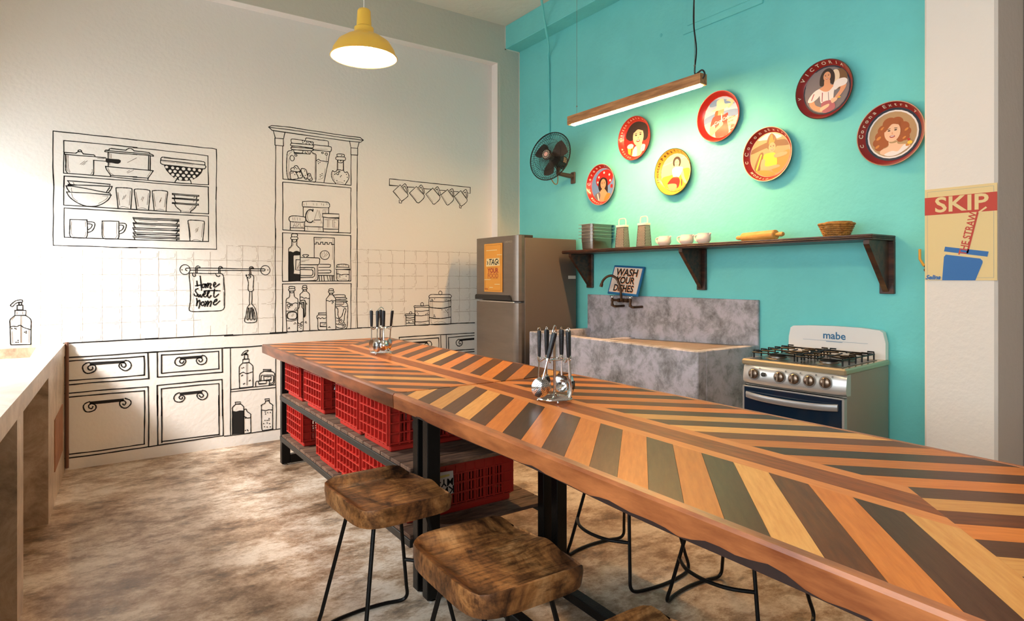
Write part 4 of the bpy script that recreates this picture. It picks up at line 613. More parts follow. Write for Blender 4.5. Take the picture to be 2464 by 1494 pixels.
# ---------------------------------------------------------------- red crates
def make_crate():
    L, W, H = 0.60, 0.355, 0.245        # x, y, z
    t = 0.012
    b = MB()
    b.box((0.012, 0.012-W/2, 0.0), (L-0.012, W/2-0.012, 0.030), 0.006)          # stepped base
    b.box((0.006, 0.006-W/2, 0.030), (L-0.006, W/2-0.006, 0.036), 0.002)
    zs = [0.045, 0.095, 0.145, 0.190, 0.236]
    nS, nL = 7, 11
    def wall(n, length, M, handle):
        for z in zs: b.box((-0.010, 0, z-0.003), (t, length, z+0.003), 0, M)
        p = length/n
        for i in range(n+1):
            y = min(max(i*p, 0.004), length-0.004)
            b.box((-0.009, y-0.003, 0.036), (t, y+0.003, 0.239), 0, M)
        for i in range(n):
            corner = i in (0, n-1)
            y0 = i*p; mid = handle and abs(i-(n-1)/2) < 0.6+(1 if n > 8 else 0)
            for k in range(4):
                z0, z1 = zs[k], zs[k+1]
                if k == 3:
                    if mid: b.box((0.004, y0, z0+0.030), (0.010, y0+p, z1), 0, M)
                    else: b.box((0.004, y0, z0), (0.010, y0+p, z1), 0, M)
                elif corner or k == 0 and n < 8: b.box((0.004, y0, z0), (0.010, y0+p, z1), 0, M)
                else:
                    ns = 1 if n < 8 else 3
                    q = p/ns
                    for j in range(ns): b.box((0.006, y0+j*q, z0), (0.010, y0+j*q+q*(0.62 if ns == 1 else 0.5), z1), 0, M)
    T = Matrix.Translation
    wall(nS, W, T((0, -W/2, 0)), True)
    wall(nS, W, T((L, W/2, 0)) @ Matrix.Rotation(PI, 4, 'Z'), True)
    wall(nL, L, T((L, -W/2, 0)) @ Matrix.Rotation(PI/2, 4, 'Z'), False)
    wall(nL, L, T((0, W/2, 0)) @ Matrix.Rotation(-PI/2, 4, 'Z'), False)
    root = thing('plastic_crate', 'red crate', 'crate', group='red crates in the table rack')
    b.build('basket', red_plastic, root, world=False)
    r = MB(); R = 0.03; pts = []
    for (cxx, cyy, a0) in ((L-R, W/2-R, 0), (R, W/2-R, PI/2), (R, -W/2+R, PI), (L-R, -W/2+R, 1.5*PI)):
        for k in range(5):
            a = a0+PI/2*k/4; pts.append((cxx+(R+0.006)*math.cos(a), cyy+(R+0.006)*math.sin(a)))
    vs = []; n = len(pts)
    for (x, y) in pts:
        q = Vector((x-L/2, y)); q2 = Vector((q.x*(1-0.03), q.y*(1-0.05)))
        vs += [(x, y, 0.232), (x, y, 0.246), (q2.x+L/2, q2.y, 0.246), (q2.x+L/2, q2.y, 0.232)]
    r.add(vs, [[i*4+k, ((i+1) % n)*4+k, ((i+1) % n)*4+(k+1) % 4, i*4+(k+1) % 4] for i in range(n) for k in range(4)])
    r.build('rim', red_plastic, root, 40, world=False)
    return root
crate0 = make_crate()
CR = [(1.225, 4.505, 0, 'red crate at the far end of the upper shelf by the mural'), (1.222, 4.02, 0.01, 'second red crate from the mural on the upper shelf'),
      (1.225, 3.405, -0.01, 'third red crate from the mural on the upper shelf'), (1.222, 3.005, 0.005, 'red crate on the upper shelf beside the pair of black posts'),
      (1.225, 4.46, 1, 'red crate at the far end of the lower shelf by the mural'), (1.225, 3.77, 1, 'second red crate from the mural on the lower shelf'),
      (1.225, 3.375, 1, 'third red crate from the mural on the lower shelf'), (1.228, 2.985, 1, 'open red crate on the lower shelf just behind the first stool')]
for i, (x, y, s, lab) in enumerate(CR):
    o = crate0 if i == 0 else copy_tree(crate0)
    lower = s == 1
    o.location = (x, y, 0.244 if lower else 0.544); o.rotation_euler = (0, 0, 0 if lower else s); o['label'] = lab
o = copy_tree(crate0); o.location = (1.235, 2.735, 0.244); o['label'] = 'shaded red crate with a taped paper tag on the lower shelf'; o.scale = (1, 0.36, 1)
o.scale = (1.02, 0.33, 1.0)
# packed bags seen through the slots
bagm = [mat('white_bag', '#E6E0E6', 0.35, var=0.15, vscale=20), mat('blue_bag', '#8E9AC4', 0.4, var=0.2, vscale=20), mat('yellow_bag', '#D8B437', 0.4, var=0.2, vscale=20)]
bags = [(1.50, 3.005, 0.582, 0.20, 0, 'white plastic bag inside the crate by the black posts'), (1.42, 3.40, 0.582, 0.16, 1, 'bluish plastic bag inside the third upper crate'),
        (1.45, 4.02, 0.582, 0.17, 0, 'pale plastic bag inside the second upper crate'), (1.40, 3.77, 0.282, 0.18, 2, 'yellow food packet inside the second lower crate'),
        (1.52, 3.375, 0.282, 0.14, 1, 'bluish bag at the bottom of the third lower crate')]
for (x, y, z, h, mi, lab) in bags:
    b = MB(); b.sphere((0, 0, h*0.46), h*0.46, 14, 10, None, (1.15, 0.8, 1.0))
    b.v = [(p[0]*(1+0.08*math.sin(9*p[2]*10+p[1]*40)), p[1]*(1+0.08*math.sin(p[0]*50)), max(p[2], 0.004)) for p in b.v]
    ob = b.build('plastic_bag', bagm[mi], None, True); ob.location = (x, y, z); tag(ob, lab, 'bag')
# paper tag taped to the end crate
pt = thing('paper_tag', 'white paper tag with upside-down marker writing on a crate', 'tag', (1.42, 2.668, 0.40))
PM = frame((1.42, 2.6665, 0.40), (1, 0, 0), (0, 0, 1))
MB().prism([(-0.072, -0.062), (0.075, -0.055), (0.07, 0.055), (-0.068, 0.062)], 0, 0.001, PM).build('sheet', mat('paper', '#E3DFDA', 0.8), pt)
b = MB(); put_text(b, 'MY-31', 0.05, PM, 0.001, at=(0.005, 0.005), rot=PI, z=0.0015); put_text(b, 'KM-10', 0.05, PM, 0.001, at=(0.008, -0.036), rot=PI+0.05, z=0.0015); b.build('marker_writing', ink, pt)
b = MB(); b.prism([(-0.05, 0.028), (0.05, 0.032), (0.05, 0.042), (-0.05, 0.040)], 0.001, 0.0014, PM); b.build('highlight', mat('tape_yellow', '#E0D080', 0.7), pt)

# ---------------------------------------------------------------- stools
def stool_wood():
    m = bpy.data.materials.new('stool_wood'); m.use_nodes = True; N = m.node_tree.nodes; L = m.node_tree.links; b = N['Principled BSDF']
    tc = N.new('ShaderNodeTexCoord'); oi = N.new('ShaderNodeObjectInfo')
    ad = N.new('ShaderNodeVectorMath'); ad.operation = 'ADD'; L.new(tc.outputs['Object'], ad.inputs[0])
    sc = N.new('ShaderNodeVectorMath'); sc.operation = 'SCALE'; sc.inputs[0].default_value = (3.1, 1.7, 0.9); L.new(oi.outputs['Random'], sc.inputs['Scale']); L.new(sc.outputs[0], ad.inputs[1])
    def nz(scale, detail, st, dist=0.0):
        mp = N.new('ShaderNodeMapping'); L.new(ad.outputs[0], mp.inputs[0]); mp.inputs['Scale'].default_value = st
        n = N.new('ShaderNodeTexNoise'); n.inputs['Scale'].default_value = scale; n.inputs['Detail'].default_value = detail; n.inputs['Roughness'].default_value = 0.7; n.inputs['Distortion'].default_value = dist
        L.new(mp.outputs[0], n.inputs['Vector']); return n.outputs['Fac']
    def ramp(f, stops):
        r = N.new('ShaderNodeValToRGB'); e = r.color_ramp.elements; e[0].position = stops[0][0]; e[0].color = lin(stops[0][1]); e[1].position = stops[-1][0]; e[1].color = lin(stops[-1][1])
        for p_, c_ in stops[1:-1]: q = e.new(p_); q.color = lin(c_)
        L.new(f, r.inputs[0]); return r.outputs[0]
    def mul(a, c, f=1.0):
        x = N.new('ShaderNodeMix'); x.data_type = 'RGBA'; x.blend_type = 'MULTIPLY'; x.inputs[0].default_value = f; L.new(a, x.inputs[6]); L.new(c, x.inputs[7]); return x.outputs[2]
    base = ramp(nz(5.5, 9, (1.6, 1, 1), 0.6), [(0.36, '#3A2212'), (0.46, '#7A4D2A'), (0.55, '#A06A3A'), (0.70, '#C8935E')])
    grain = ramp(nz(9, 8, (1, 9, 5)), [(0.35, '#6B5038'), (0.55, '#FFFFFF'), (0.8, '#FFFFFF')])
    burn = ramp(nz(3.0, 7, (1, 1, 1), 0.4), [(0.34, '#2A1B12'), (0.46, '#FFFFFF'), (0.8, '#FFFFFF')])
    L.new(mul(mul(base, grain, 0.75), burn, 0.85), b.inputs['Base Color'])
    b.inputs['Roughness'].default_value = 0.40; b.inputs['Specular IOR Level'].default_value = 0.4
    bp = N.new('ShaderNodeBump'); bp.inputs['Strength'].default_value = 0.12; bp.inputs['Distance'].default_value = 0.01; L.new(nz(9, 8, (1, 9, 5)), bp.inputs['Height']); L.new(bp.outputs[0], b.inputs['Normal'])
    return m
seat_m = stool_wood()
def sstep(a, b, x):
    t = min(1, max(0, (x-a)/(b-a))); return t*t*(3-2*t)
def make_stool():
    root = thing('bar_stool', 'stool', 'stool', group='stools at the island tables')
    HX, HY, ZT = 0.195, 0.225, 0.600
    nr, ns = 20, 72; vs = []; fs = []
    def ztop(u, v):
        a = 1-sstep(0.74, 0.985, abs(v)); b = 1-sstep(0.70, 0.985, -u)
        z = -0.034*a*b
        z += 0.021*math.exp(-(v/0.30)**2)*sstep(0.35, 1.0, u)*a
        return z-0.004*sstep(0.4, 1, u)*a
    def sup(k):
        a = 2*PI*k/ns; c, d = math.cos(a), math.sin(a); n = 5.0
        r = (abs(c)**n+abs(d)**n)**(-1/n); return r*c, r*d
    for i in range(1, nr+1):
        q = (i/nr)
        for k in range(ns):
            u, v = sup(k); vs.append((u*q*HX, v*q*HY, ZT+ztop(u*q, v*q)))
    ctr = len(vs); vs.append((0, 0, ZT+ztop(0, 0)))
    for k in range(ns): fs.append([ctr, k, (k+1) % ns])
    for i in range(nr-1):
        for k in range(ns):
            k2 = (k+1) % ns; fs.append([i*ns+k, (i+1)*ns+k, (i+1)*ns+k2, i*ns+k2])
    base = (nr-1)*ns; prev = base
    for (sc, dz) in ((1.004, -0.003), (1.008, -0.030), (0.985, -0.068), (0.93, -0.073)):
        st = len(vs)
        for k in range(ns):
            u, v = sup(k)
            z = ZT+ztop(u, v)-0.003 if dz == -0.003 else ZT+dz
            vs.append((u*HX*sc, v*HY*sc, z))
        for k in range(ns):
            k2 = (k+1) % ns; fs.append([prev+k, st+k, st+k2, prev+k2])
        prev = st
    fs.append([prev+k for k in range(ns)][::-1])
    MB().add(vs, fs).build('seat', seat_m, root, 28, world=False)
    for s in (-1, 1):
        P = [(0.10, s*0.11, 0.54), (0.185, s*0.205, 0.075), (0.193, s*0.216, 0.03), (0.172, s*0.226, 0.009), (0.10, s*0.244, 0.0085), (0.0, s*0.252, 0.0085), (-0.10, s*0.244, 0.0085), (-0.172, s*0.226, 0.009), (-0.193, s*0.216, 0.03), (-0.185, s*0.205, 0.075), (-0.10, s*0.11, 0.54)]
        Q = [Vector(P[0])]+[Vector(P[0]).lerp(Vector(P[1]), t) for t in (0.5,)]+catmull(P[1:-1], 5)+[Vector(P[-1]).lerp(Vector(P[-2]), 0.5), Vector(P[-1])]
        MB().tube(Q, 0.0078, 8).build('leg_loop', black_metal, root, True, world=False)
    for sx, bow in ((1, 0.075),):
        t = (0.54-0.205)/(0.54-0.075); x = 0.10+(0.185-0.10)*t; y = 0.11+(0.205-0.11)*t
        P = [(x, -y, 0.205), (x+bow*0.75, -y*0.55, 0.205), (x+bow, 0, 0.205), (x+bow*0.75, y*0.55, 0.205), (x, y, 0.205)]
        MB().tube(catmull(P, 6), 0.0078, 8).build('footrest', black_metal, root, True, world=False)
    MB().box((-0.13, -0.13, 0.525), (0.13, 0.13, 0.532), 0.002).build('mount_plate', black_metal, root, world=False)
    return root
stool0 = make_stool()
ST = [(0.965, 2.245, 0.03, 'wooden saddle stool beside the crate shelves, black rod legs'), (1.000, 1.535, -0.02, 'wooden saddle stool in the middle foreground, showing its whole seat'),
      (1.000, 0.845, 0.03, 'wooden saddle stool mostly below the picture edge, only a seat corner visible'),
      (2.185, 2.18, PI, 'stool behind the table, black loops seen next to the post'), (2.255, 1.60, PI+0.04, 'stool behind the near table, black loops seen furthest to the lower right')]
for i, (x, y, a, lab) in enumerate(ST):
    o = stool0 if i == 0 else copy_tree(stool0)
    o.location = (x, y, 0); o.rotation_euler = (0, 0, a); o['label'] = lab

# ---------------------------------------------------------------- fridge
fr_m = mat('fridge_steel', '#8A7F76', 0.34, 0.75, var=0.1, vscale=3, stretch=(1, 1, 6))
fr_side = mat('fridge_side', '#6B6058', 0.5, 0.35, bump=0.08, bscale=300)
fr = thing('refrigerator', 'grey steel top-freezer refrigerator beside the mural wall', 'refrigerator', (3.48, 4.80, 0))
MB().box((3.205, 4.445, 0.03), (3.80, 5.145, 1.752), 0.006).build('cabinet', fr_side, fr)
def door(z0, z1, name):
    pts = [(3.20, 5.145), (3.20, 4.445), (3.165, 4.437), (3.140, 4.447), (3.126, 4.472), (3.122, 4.52), (3.116, 4.80), (3.122, 5.08), (3.128, 5.13), (3.14, 5.145)]
    b = MB(); b.prism(pts, z0, z1); return b.build(name, fr_m, fr, 30)
d1 = door(1.192, 1.770, 'freezer_door'); d2 = door(0.06, 1.172, 'fridge_door')
b = MB(); b.prism([(4.52, 1.192), (5.13, 1.192), (5.13, 1.225), (5.115, 1.238), (4.56, 1.238), (4.54, 1.226)], -3.124, -3.108, frame((0, 0, 0), (0, 1, 0), (0, 0, 1)) @ Matrix.Scale(-1, 4, (0, 0, 1))); b.build('handle_recess', black_plastic, d1)
MB().box((3.112, 4.48, 1.172), (3.20, 5.06, 1.186), 0.003).build('handle_lip', steel, d2)
MB().box((3.15, 4.45, 1.752), (3.30, 4.50, 1.775), 0.004).build('hinge_cover', dark_grey, fr)
b = MB(); put_text(b, 'DAEWOO', 0.026, facing_room(3.1195, 4.575, 1.715)); b.build('badge', mat('badge_grey', '#C9BBA5', 0.3, 0.6), d1)
MB().box((3.24, 4.46, 0.0), (3.78, 5.13, 0.03)).build('plinth', black_plastic, fr)
b = MB().box((3.70, 4.4435, 1.385), (3.79, 4.4455, 1.415)); b.build('rating_label', mat('label_white', '#CFC8BF', 0.6), fr)
# the poster on its door
tp = thing('food_tag_poster', 'narrow orange poster reading TAG YOUR FOOD on the fridge door', 'poster', (3.114, 4.816, 1.27))
F = facing_room(3.1165, 4.816, 1.488) @ Matrix.Scale(1.34, 4, (1, 0, 0))
MB().box((-0.113, -0.223, 0), (0.113, 0.223, 0.006), 0.001, F).build('board', mat('poster_orange', '#F0A23C', 0.5), tp)
b = MB()
for (x0, y0, x1, y1) in ((-0.099, -0.209, 0.099, -0.2065), (-0.099, 0.2065, 0.099, 0.209), (-0.099, -0.209, -0.0965, 0.209), (0.0965, -0.209, 0.099, 0.209)): b.box((x0, y0, 0.006), (x1, y1, 0.0064), 0, F)
for y in (0.002, -0.103): b.box((-0.07, y, 0.006), (0.065, y+0.002, 0.0064), 0, F)
b.build('border_lines', mat('poster_brown', '#A86A22', 0.6), tp)
cream_m = mat('poster_cream', '#F3D9A0', 0.6)
MB().poly([(-0.088, 0.012), (0.085, 0.018), (0.078, 0.088), (-0.082, 0.085)], 0.0065, F).build('pale_patch', cream_m, tp)
for (x0, x1, y) in ((-0.085, 0.05, 0.158), (0.05, 0.11, 0.113), (-0.11, -0.03, -0.113), (0.02, 0.085, -0.155), (-0.045, 0.0, -0.185)): MB().box((x0, y, 0.006), (x1, y+0.006, 0.0064), 0, F).build('pale_dash', cream_m, tp)
b = MB(); put_text(b, 'TAG', 0.078, F, 0.0012, 0.25, 0.72, 0.0072, at=(0, 0.05)); put_text(b, '\u203a', 0.07, F, 0.0012, 0, 0.9, 0.0072, at=(-0.068, 0.05)); put_text(b, '\u2039', 0.07, F, 0.0012, 0, 0.9, 0.0072, at=(0.066, 0.055)); b.build('lettering', ink, tp)
b = MB(); put_text(b, 'YOUR', 0.060, F, 0.002, 0, 0.8, 0.0068, at=(0, -0.028)); put_text(b, 'Selina', 0.02, F, 0.0004, 0.3, 1, 0.0068, at=(-0.085, -0.196)); b.build('lettering', mat('poster_red', '#B23A2A', 0.6), tp)
b = MB(); put_text(b, 'FOOD', 0.060, F, 0.0015, 0, 0.8, 0.0068, at=(0, -0.077)); b.build('lettering', mat('poster_rust', '#C9662E', 0.6), tp)

# ---------------------------------------------------------------- cement sink
sk = thing('cement_sink', 'grey cement laundry sink with washboard and backsplash', 'sink', (3.52, 3.46, 0))
b = MB(); z1 = 0.93
b.box((3.19, 2.56, 0), (3.275, 4.36, z1), 0.006); b.box((3.275, 4.275, 0), (XT-0.002, 4.36, z1), 0.004); b.box((3.275, 2.56, 0), (XT-0.002, 2.63, z1), 0.004)
b.box((3.275, 3.72, 0), (XT-0.002, 3.78, 0.895), 0.004); b.box((3.275, 3.78, 0), (XT-0.002, 4.275, 0.55))
b.box((XT-0.03, 3.78, 0.5), (XT-0.002, 4.275, 0.905))
b.build('basin', sink_m, sk)
b = MB(); b.add([(3.275, 2.63, 0.922), (XT-0.002, 2.63, 0.922), (XT-0.002, 3.72, 0.885), (3.275, 3.72, 0.885), (3.275, 2.63, 0.0), (XT-0.002, 2.63, 0.0), (XT-0.002, 3.72, 0.0), (3.275, 3.72, 0.0)], [(0, 1, 2, 3), (4, 7, 6, 5), (0, 4, 5, 1), (1, 5, 6, 2), (2, 6, 7, 3), (3, 7, 4, 0)])
b.build('washboard', concrete('washboard_cement', ['#6E5F50', '#96826C', '#8A8680'], [0.35, 0.5, 0.66], 5.0, 0.4, 0.2), sk)
b = MB().box((XT-0.024, 2.562, 0.86), (XT-0.001, 4.322, 1.243), 0.004); b.build('backsplash', sink_m, sk)

# faucet of rusty pipe
fc = thing('kitchen_faucet', 'rusty brown pipe faucet with gooseneck over the cement sink', 'faucet', (3.826, 3.76, 1.15))
PX = 3.722
for y in (3.885, 3.672):
    b = MB(); b.tube(catmull([(3.826, y-0.035, 1.155), (PX+0.01, y-0.035, 1.153), (PX, y-0.02, 1.155), (PX, y, 1.165), (PX, y, 1.19), (PX, y, 1.225)], 4), 0.0105, 8); b.lathe([(0.013, 0), (0.013, 0.02)], 10, Matrix.Translation((PX, y, 1.155))); b.lathe([(0.013, 0), (0.013, 0.018)], 10, Matrix.Translation((PX, y, 1.195)))
    p = b.build('supply_pipe', brass, fc, True)
    b = MB(); b.lathe([(0.010, 0), (0.013, 0.008), (0.010, 0.016)], 12, Matrix.Translation((PX, y, 1.222))); b.box((PX-0.008, y-0.024, 1.236), (PX+0.008, y+0.024, 1.243), 0.002); b.build('tap_handle', steel, fc, True)
b = MB(); b.tube([(PX, 3.885, 1.206), (PX, 3.672, 1.206)], 0.0105, 8)
for y in (3.80, 3.755, 3.71): b.lathe([(0.017, -0.012), (0.017, 0.012)], 8, Matrix.Translation((PX, y, 1.206)) @ Matrix.Rotation(PI/2, 4, 'X'))
b.build('cross_pipe', brass, fc, True)
b = MB(); P = [(PX, 3.778, 1.206), (PX-0.004, 3.778, 1.27), (PX-0.008, 3.790, 1.335), (PX-0.015, 3.815, 1.385), (PX-0.03, 3.855, 1.412), (PX-0.045, 3.90, 1.405), (PX-0.06, 3.935, 1.372), (PX-0.066, 3.948, 1.335)]
b.tube(catmull(P, 6), 0.0105, 10); b.tube([(PX-0.065, 3.946, 1.345), (PX-0.068, 3.951, 1.318)], 0.0145, 10); b.build('gooseneck', brass, fc, True)
# sign leaning behind it
sg = thing('wash_sign', 'blue-edged board reading WASH YOUR DISHES leaning above the sink', 'sign', (3.80, 3.77, 1.245))
ey = Vector((0.085, 0, 0.245)).normalized(); SM = frame((3.7885, 3.795, 1.374), (0, -1, -0.055), ey)
MB().box((-0.178, -0.130, -0.016), (0.178, 0.130, 0), 0.003, SM).build('board', mat('sign_blue', '#136A9E', 0.5), sg)
MB().box((-0.162, -0.112, 0), (0.162, 0.112, 0.002), 0, SM).build('panel', mat('sign_cream', '#EBD9CB', 0.6), sg)
bo = MB(); bk = MB()
for t, y, s, sx in (('WASH', 0.066, 0.088, 1.0), ('YOUR', -0.004, 0.082, 0.95), ('DiSHES', -0.075, 0.082, 0.92)):
    put_text(bo, t, s, SM, 0.003, 0.0, sx, 0.0026, at=(0.006, y-0.006)); put_text(bk, t, s, SM, 0.0022, 0.0, sx, 0.0034, at=(0, y))
bo.build('letter_shadow', mat('sign_orange', '#F2A777', 0.6), sg); bk.build('lettering', ink, sg)

# ---------------------------------------------------------------- stove
sv = thing('gas_stove', 'silver four-burner gas stove with white backguard by the pier', 'stove', (3.5, 1.95, 0))
Y0, Y1 = 1.662, 2.228; XF = 3.205
stv_side = mat('stove_side', '#A39A8C', 0.5, 0.3); silver = mat('stove_silver', '#D2CEC9', 0.28, 0.55)
MB().box((XF+0.03, Y0, 0.06), (3.80, Y1, 0.895), 0.004).build('body', stv_side, sv)
MB().box((XF+0.06, Y0+0.01, 0.0), (3.78, Y1-0.01, 0.06)).build('plinth', black_plastic, sv)
# control panel, rounded section swept along y
prof = [(XF+0.05, 0.892), (XF+0.012, 0.892), (XF+0.002, 0.880), (XF-0.004, 0.85), (XF-0.010, 0.815), (XF-0.006, 0.795), (XF+0.008, 0.782), (XF+0.05, 0.780)]
b = MB(); vs = []; ny = 12
for i in range(ny+1):
    y = Y0-0.004+(Y1-Y0+0.008)*i/ny; q = abs(2*i/ny-1); pinch = 0.016*max(0, (q-0.8)/0.2)**2; bow = -0.010*(1-q*q)
    for (x, z) in prof: vs.append((x+pinch+(bow if x < XF+0.04 else 0), y, z))
n = len(prof); fs = [[i*n+k, (i+1)*n+k, (i+1)*n+k+1, i*n+k+1] for i in range(ny) for k in range(n-1)]+[list(range(n)), [ny*n+n-1-k for k in range(n)]]
pn = b.add(vs, fs).build('control_panel', silver, sv, 50)
knob = mat('knob_bronze', '#8C7766', 0.25, 0.85); ring = mat('panel_print', '#6A6660', 0.5)
def ypx(z8x): return 2.262-(z8x-45)/1250*0.60
for i, y in enumerate((2.153, 2.000, 1.918, 1.836, 1.752)):
    c = (XF-0.013-0.006*(1-abs(y-1.945)/0.3), y, 0.846)
    KM = frame(c, (0, -1, 0), (-0.15, 0, 1)) @ Matrix.Scale(-1, 4, (1, 0, 0))
    KM = frame(c, (0, -1, 0), Vector((0.12, 0, 1)))
    b = MB(); b.lathe([(0.0, 0), (0.027, 0.0), (0.029, 0.003), (0.025, 0.014), (0.022, 0.016), (0, 0.016)], 20, KM); b.box((-0.006, -0.024, 0.014), (0.006, 0.024, 0.028), 0.003, KM)
    k = b.build('knob', knob, sv, 40)
    b = MB(); b.open_lathe([(0.032, 0.0008), (0.0345, 0.0008)], 24, KM); b.box((0.030, 0.030, 0), (0.038, 0.034, 0.001), 0, KM); b.box((0.030, 0.036, 0), (0.038, 0.039, 0.001), 0, KM); b.build('dial_marks', ring, k)
b = MB(); b.lathe([(0, 0), (0.012, 0), (0.012, 0.008), (0, 0.010)], 14, frame((XF-0.017, 2.094, 0.848), (0, -1, 0), (0.12, 0, 1))); b.build('igniter_button', dark_grey, sv, 40)
# top tray
MB().box((XF-0.006, Y0-0.008, 0.892), (3.795, Y1+0.008, 0.925), 0.008).build('cooktop', mat('cooktop_enamel', '#C9B590', 0.22, 0.6), sv)
MB().box((XF+0.03, Y0+0.025, 0.9255), (3.70, Y1-0.025, 0.9275), 0).build('burner_well', mat('well_enamel', '#4A443C', 0.3, 0.5), sv)
for (x, y, r) in ((3.345, 2.09, 0.05), (3.345, 1.80, 0.05), (3.58, 2.09, 0.042), (3.58, 1.80, 0.042)):
    MO = Matrix.Translation((x, y, 0.9275))
    b = MB(); b.lathe([(r+0.018, 0), (r+0.012, 0.004), (r, 0.006), (r, 0.014), (r-0.004, 0.016)], 22, MO); bn = b.build('burner', brushed, sv, 40)
    b = MB(); b.lathe([(r-0.004, 0.016), (r-0.003, 0.021), (r-0.01, 0.025), (0, 0.026)], 22, MO); b.build('burner_cap', mat('cap_black', '#202022', 0.3), bn, 40)
for (ya, yb) in ((Y0+0.035, 1.937), (1.953, Y1-0.035)):
    b = MB(); r = 0.0045; z = 0.962; ymid = (ya+yb)/2
    b.tube(catmull([(XF+0.045, ya, z), (XF+0.045, yb, z), (3.685, yb, z), (3.685, ya, z)], 1, True), r, 6, True)
    for y in (ya, yb):
        for i in range(6):
            x = XF+0.06+i*0.083
            b.tube([(x, y, 0.930), (x, y, z), (x, y, z+0.012), (x, y+(ymid-y)*0.28, z+0.012)], r, 6)
    for x in (3.345, 3.58):
        for s in (-1, 1):
            b.tube([(x, ymid+s*(yb-ya)/2, z), (x, ymid+s*0.03, z+0.004)], r, 6); b.tube([(x+s*0.11, ymid, z), (x+s*0.028, ymid, z+0.004)], r, 6)
    b.tube([(3.4625, ya, z), (3.4625, yb, z)], r, 6)
    b.build('pan_grate', black_metal, sv, True)
# backguard
b = MB(); P = [(Y0-0.002, 0.918), (Y1+0.062, 0.918), (Y1+0.060, 1.0), (Y1+0.045, 1.078), (Y1+0.022, 1.094), (1.95, 1.112), (Y0+0.03, 1.103), (Y0+0.006, 1.088), (Y0-0.002, 1.02)]
BM = Matrix(((0, 0, 1, 0), (1, 0, 0, 0), (0, 1, 0, 0), (0, 0, 0, 1)))
P = [(min(y, Y1+0.005) if y > Y1 else y, z) for y, z in P]
P = [(1.668, 0.92), (2.236, 0.92), (2.234, 1.02), (2.222, 1.078), (2.205, 1.090), (2.1, 1.098), (1.95, 1.102), (1.80, 1.100), (1.70, 1.092), (1.682, 1.080), (1.668, 1.02)]
b.prism(P, 3.770, 3.815, BM); bgd = b.build('backguard', white_enamel, sv, 30)
b = MB(); put_text(b, 'mabe', 0.062, facing_room(3.769, 1.952, 1.042), 0.0010); b.box((-0.048, -0.0012, 0), (0.048, 0.0012, 0.0008), 0, facing_room(3.7695, 1.952, 1.006)); b.box((-0.19, -0.0006, 0), (0.19, 0.0006, 0.0006), 0, facing_room(3.7695, 1.952, 1.010)); b.build('brand_lettering', mat('logo_blue', '#2E6F9A', 0.5), bgd)
# oven door
dr = MB().box((XF-0.004, Y0+0.012, 0.12), (XF+0.03, Y1-0.002, 0.772), 0.004).build('oven_door', mat('oven_glass', '#16283A', 0.08, 0.0, spec=0.7), sv)
MB().box((XF-0.006, Y0, 0.12), (XF+0.03, Y0+0.012, 0.772), 0.002).build('door_trim', silver, dr); MB().box((XF-0.006, Y1-0.010, 0.12), (XF+0.03, Y1, 0.772), 0.002).build('door_trim', silver, dr); MB().box((XF-0.006, Y0, 0.764), (XF+0.03, Y1, 0.772), 0.002).build('door_trim', silver, dr)
MB().box((XF-0.0055, Y0+0.10, 0.25), (XF-0.0035, Y1-0.09, 0.60), 0).build('oven_window', mat('oven_window_black', '#0A0A0E', 0.05), dr)
b = MB(); vs = []; n = 14
for i in range(n+1):
    y = Y0+0.03+(Y1-Y0-0.055)*i/n; q = 2*i/n-1; x = XF-0.012-0.028*(1-q**4); zc = 0.722-0.010*(1-q*q)
    vs += [(x, y, zc-0.018), (x-0.004, y, zc-0.012), (x-0.004, y, zc+0.012), (x, y, zc+0.018), (x+0.014, y, zc+0.016), (x+0.014, y, zc-0.016)]
fs = [[i*6+k, i*6+(k+1) % 6, (i+1)*6+(k+1) % 6, (i+1)*6+k] for i in range(n) for k in range(6)]+[[0, 5, 4, 3, 2, 1], [n*6+k for k in range(6)]]
b.add(vs, fs); b.build('oven_handle', mat('handle_grey', '#A8A4A2', 0.35, 0.5), dr, 40)

sv.rotation_euler = (0, 0, 0.09); sv.location.y += 0.027
# ---------------------------------------------------------------- wall shelf
shm = mat('stained_wood', '#55301C', 0.45, col2='#26140B', vscale=5, stretch=(6, 1, 6), bump=0.15, coat=0.15)
sh = thing('wall_shelf', 'long dark-stained wooden shelf on three brackets, teal wall', 'shelf', (XT-0.14, 3.03, 1.61))
SZ = 1.64
b = MB(); b.box((3.575, 1.69, SZ-0.012), (XT-0.001, 4.385, SZ), 0.003); b.box((3.570, 1.69, SZ-0.021), (XT-0.001, 4.385, SZ-0.0125), 0.003); b.box((3.578, 1.69, SZ-0.030), (XT-0.001, 4.385, SZ-0.0215), 0.002)
b.build('shelf_board', shm, sh)
for y in (4.297, 3.043, 1.730):
    b = MB(); b.prism([(XT-0.024, 1.315), (XT-0.024, SZ-0.031), (3.60, SZ-0.031), (3.60, SZ-0.055)], -y-0.020+0.0, -y+0.012, Matrix(((1, 0, 0, 0), (0, 0, -1, 0), (0, 1, 0, 0), (0, 0, 0, 1))))
    br = b.build('bracket', shm, sh)
    MB().box((XT-0.024, y-0.040, 1.304), (XT-0.001, y+0.040, SZ-0.031), 0.003).build('batten', shm, br)
    b = MB(); b.sphere((XT-0.025, y+0.026, 1.36), 0.006, 8, 6); b.build('screw', steel, br, True)
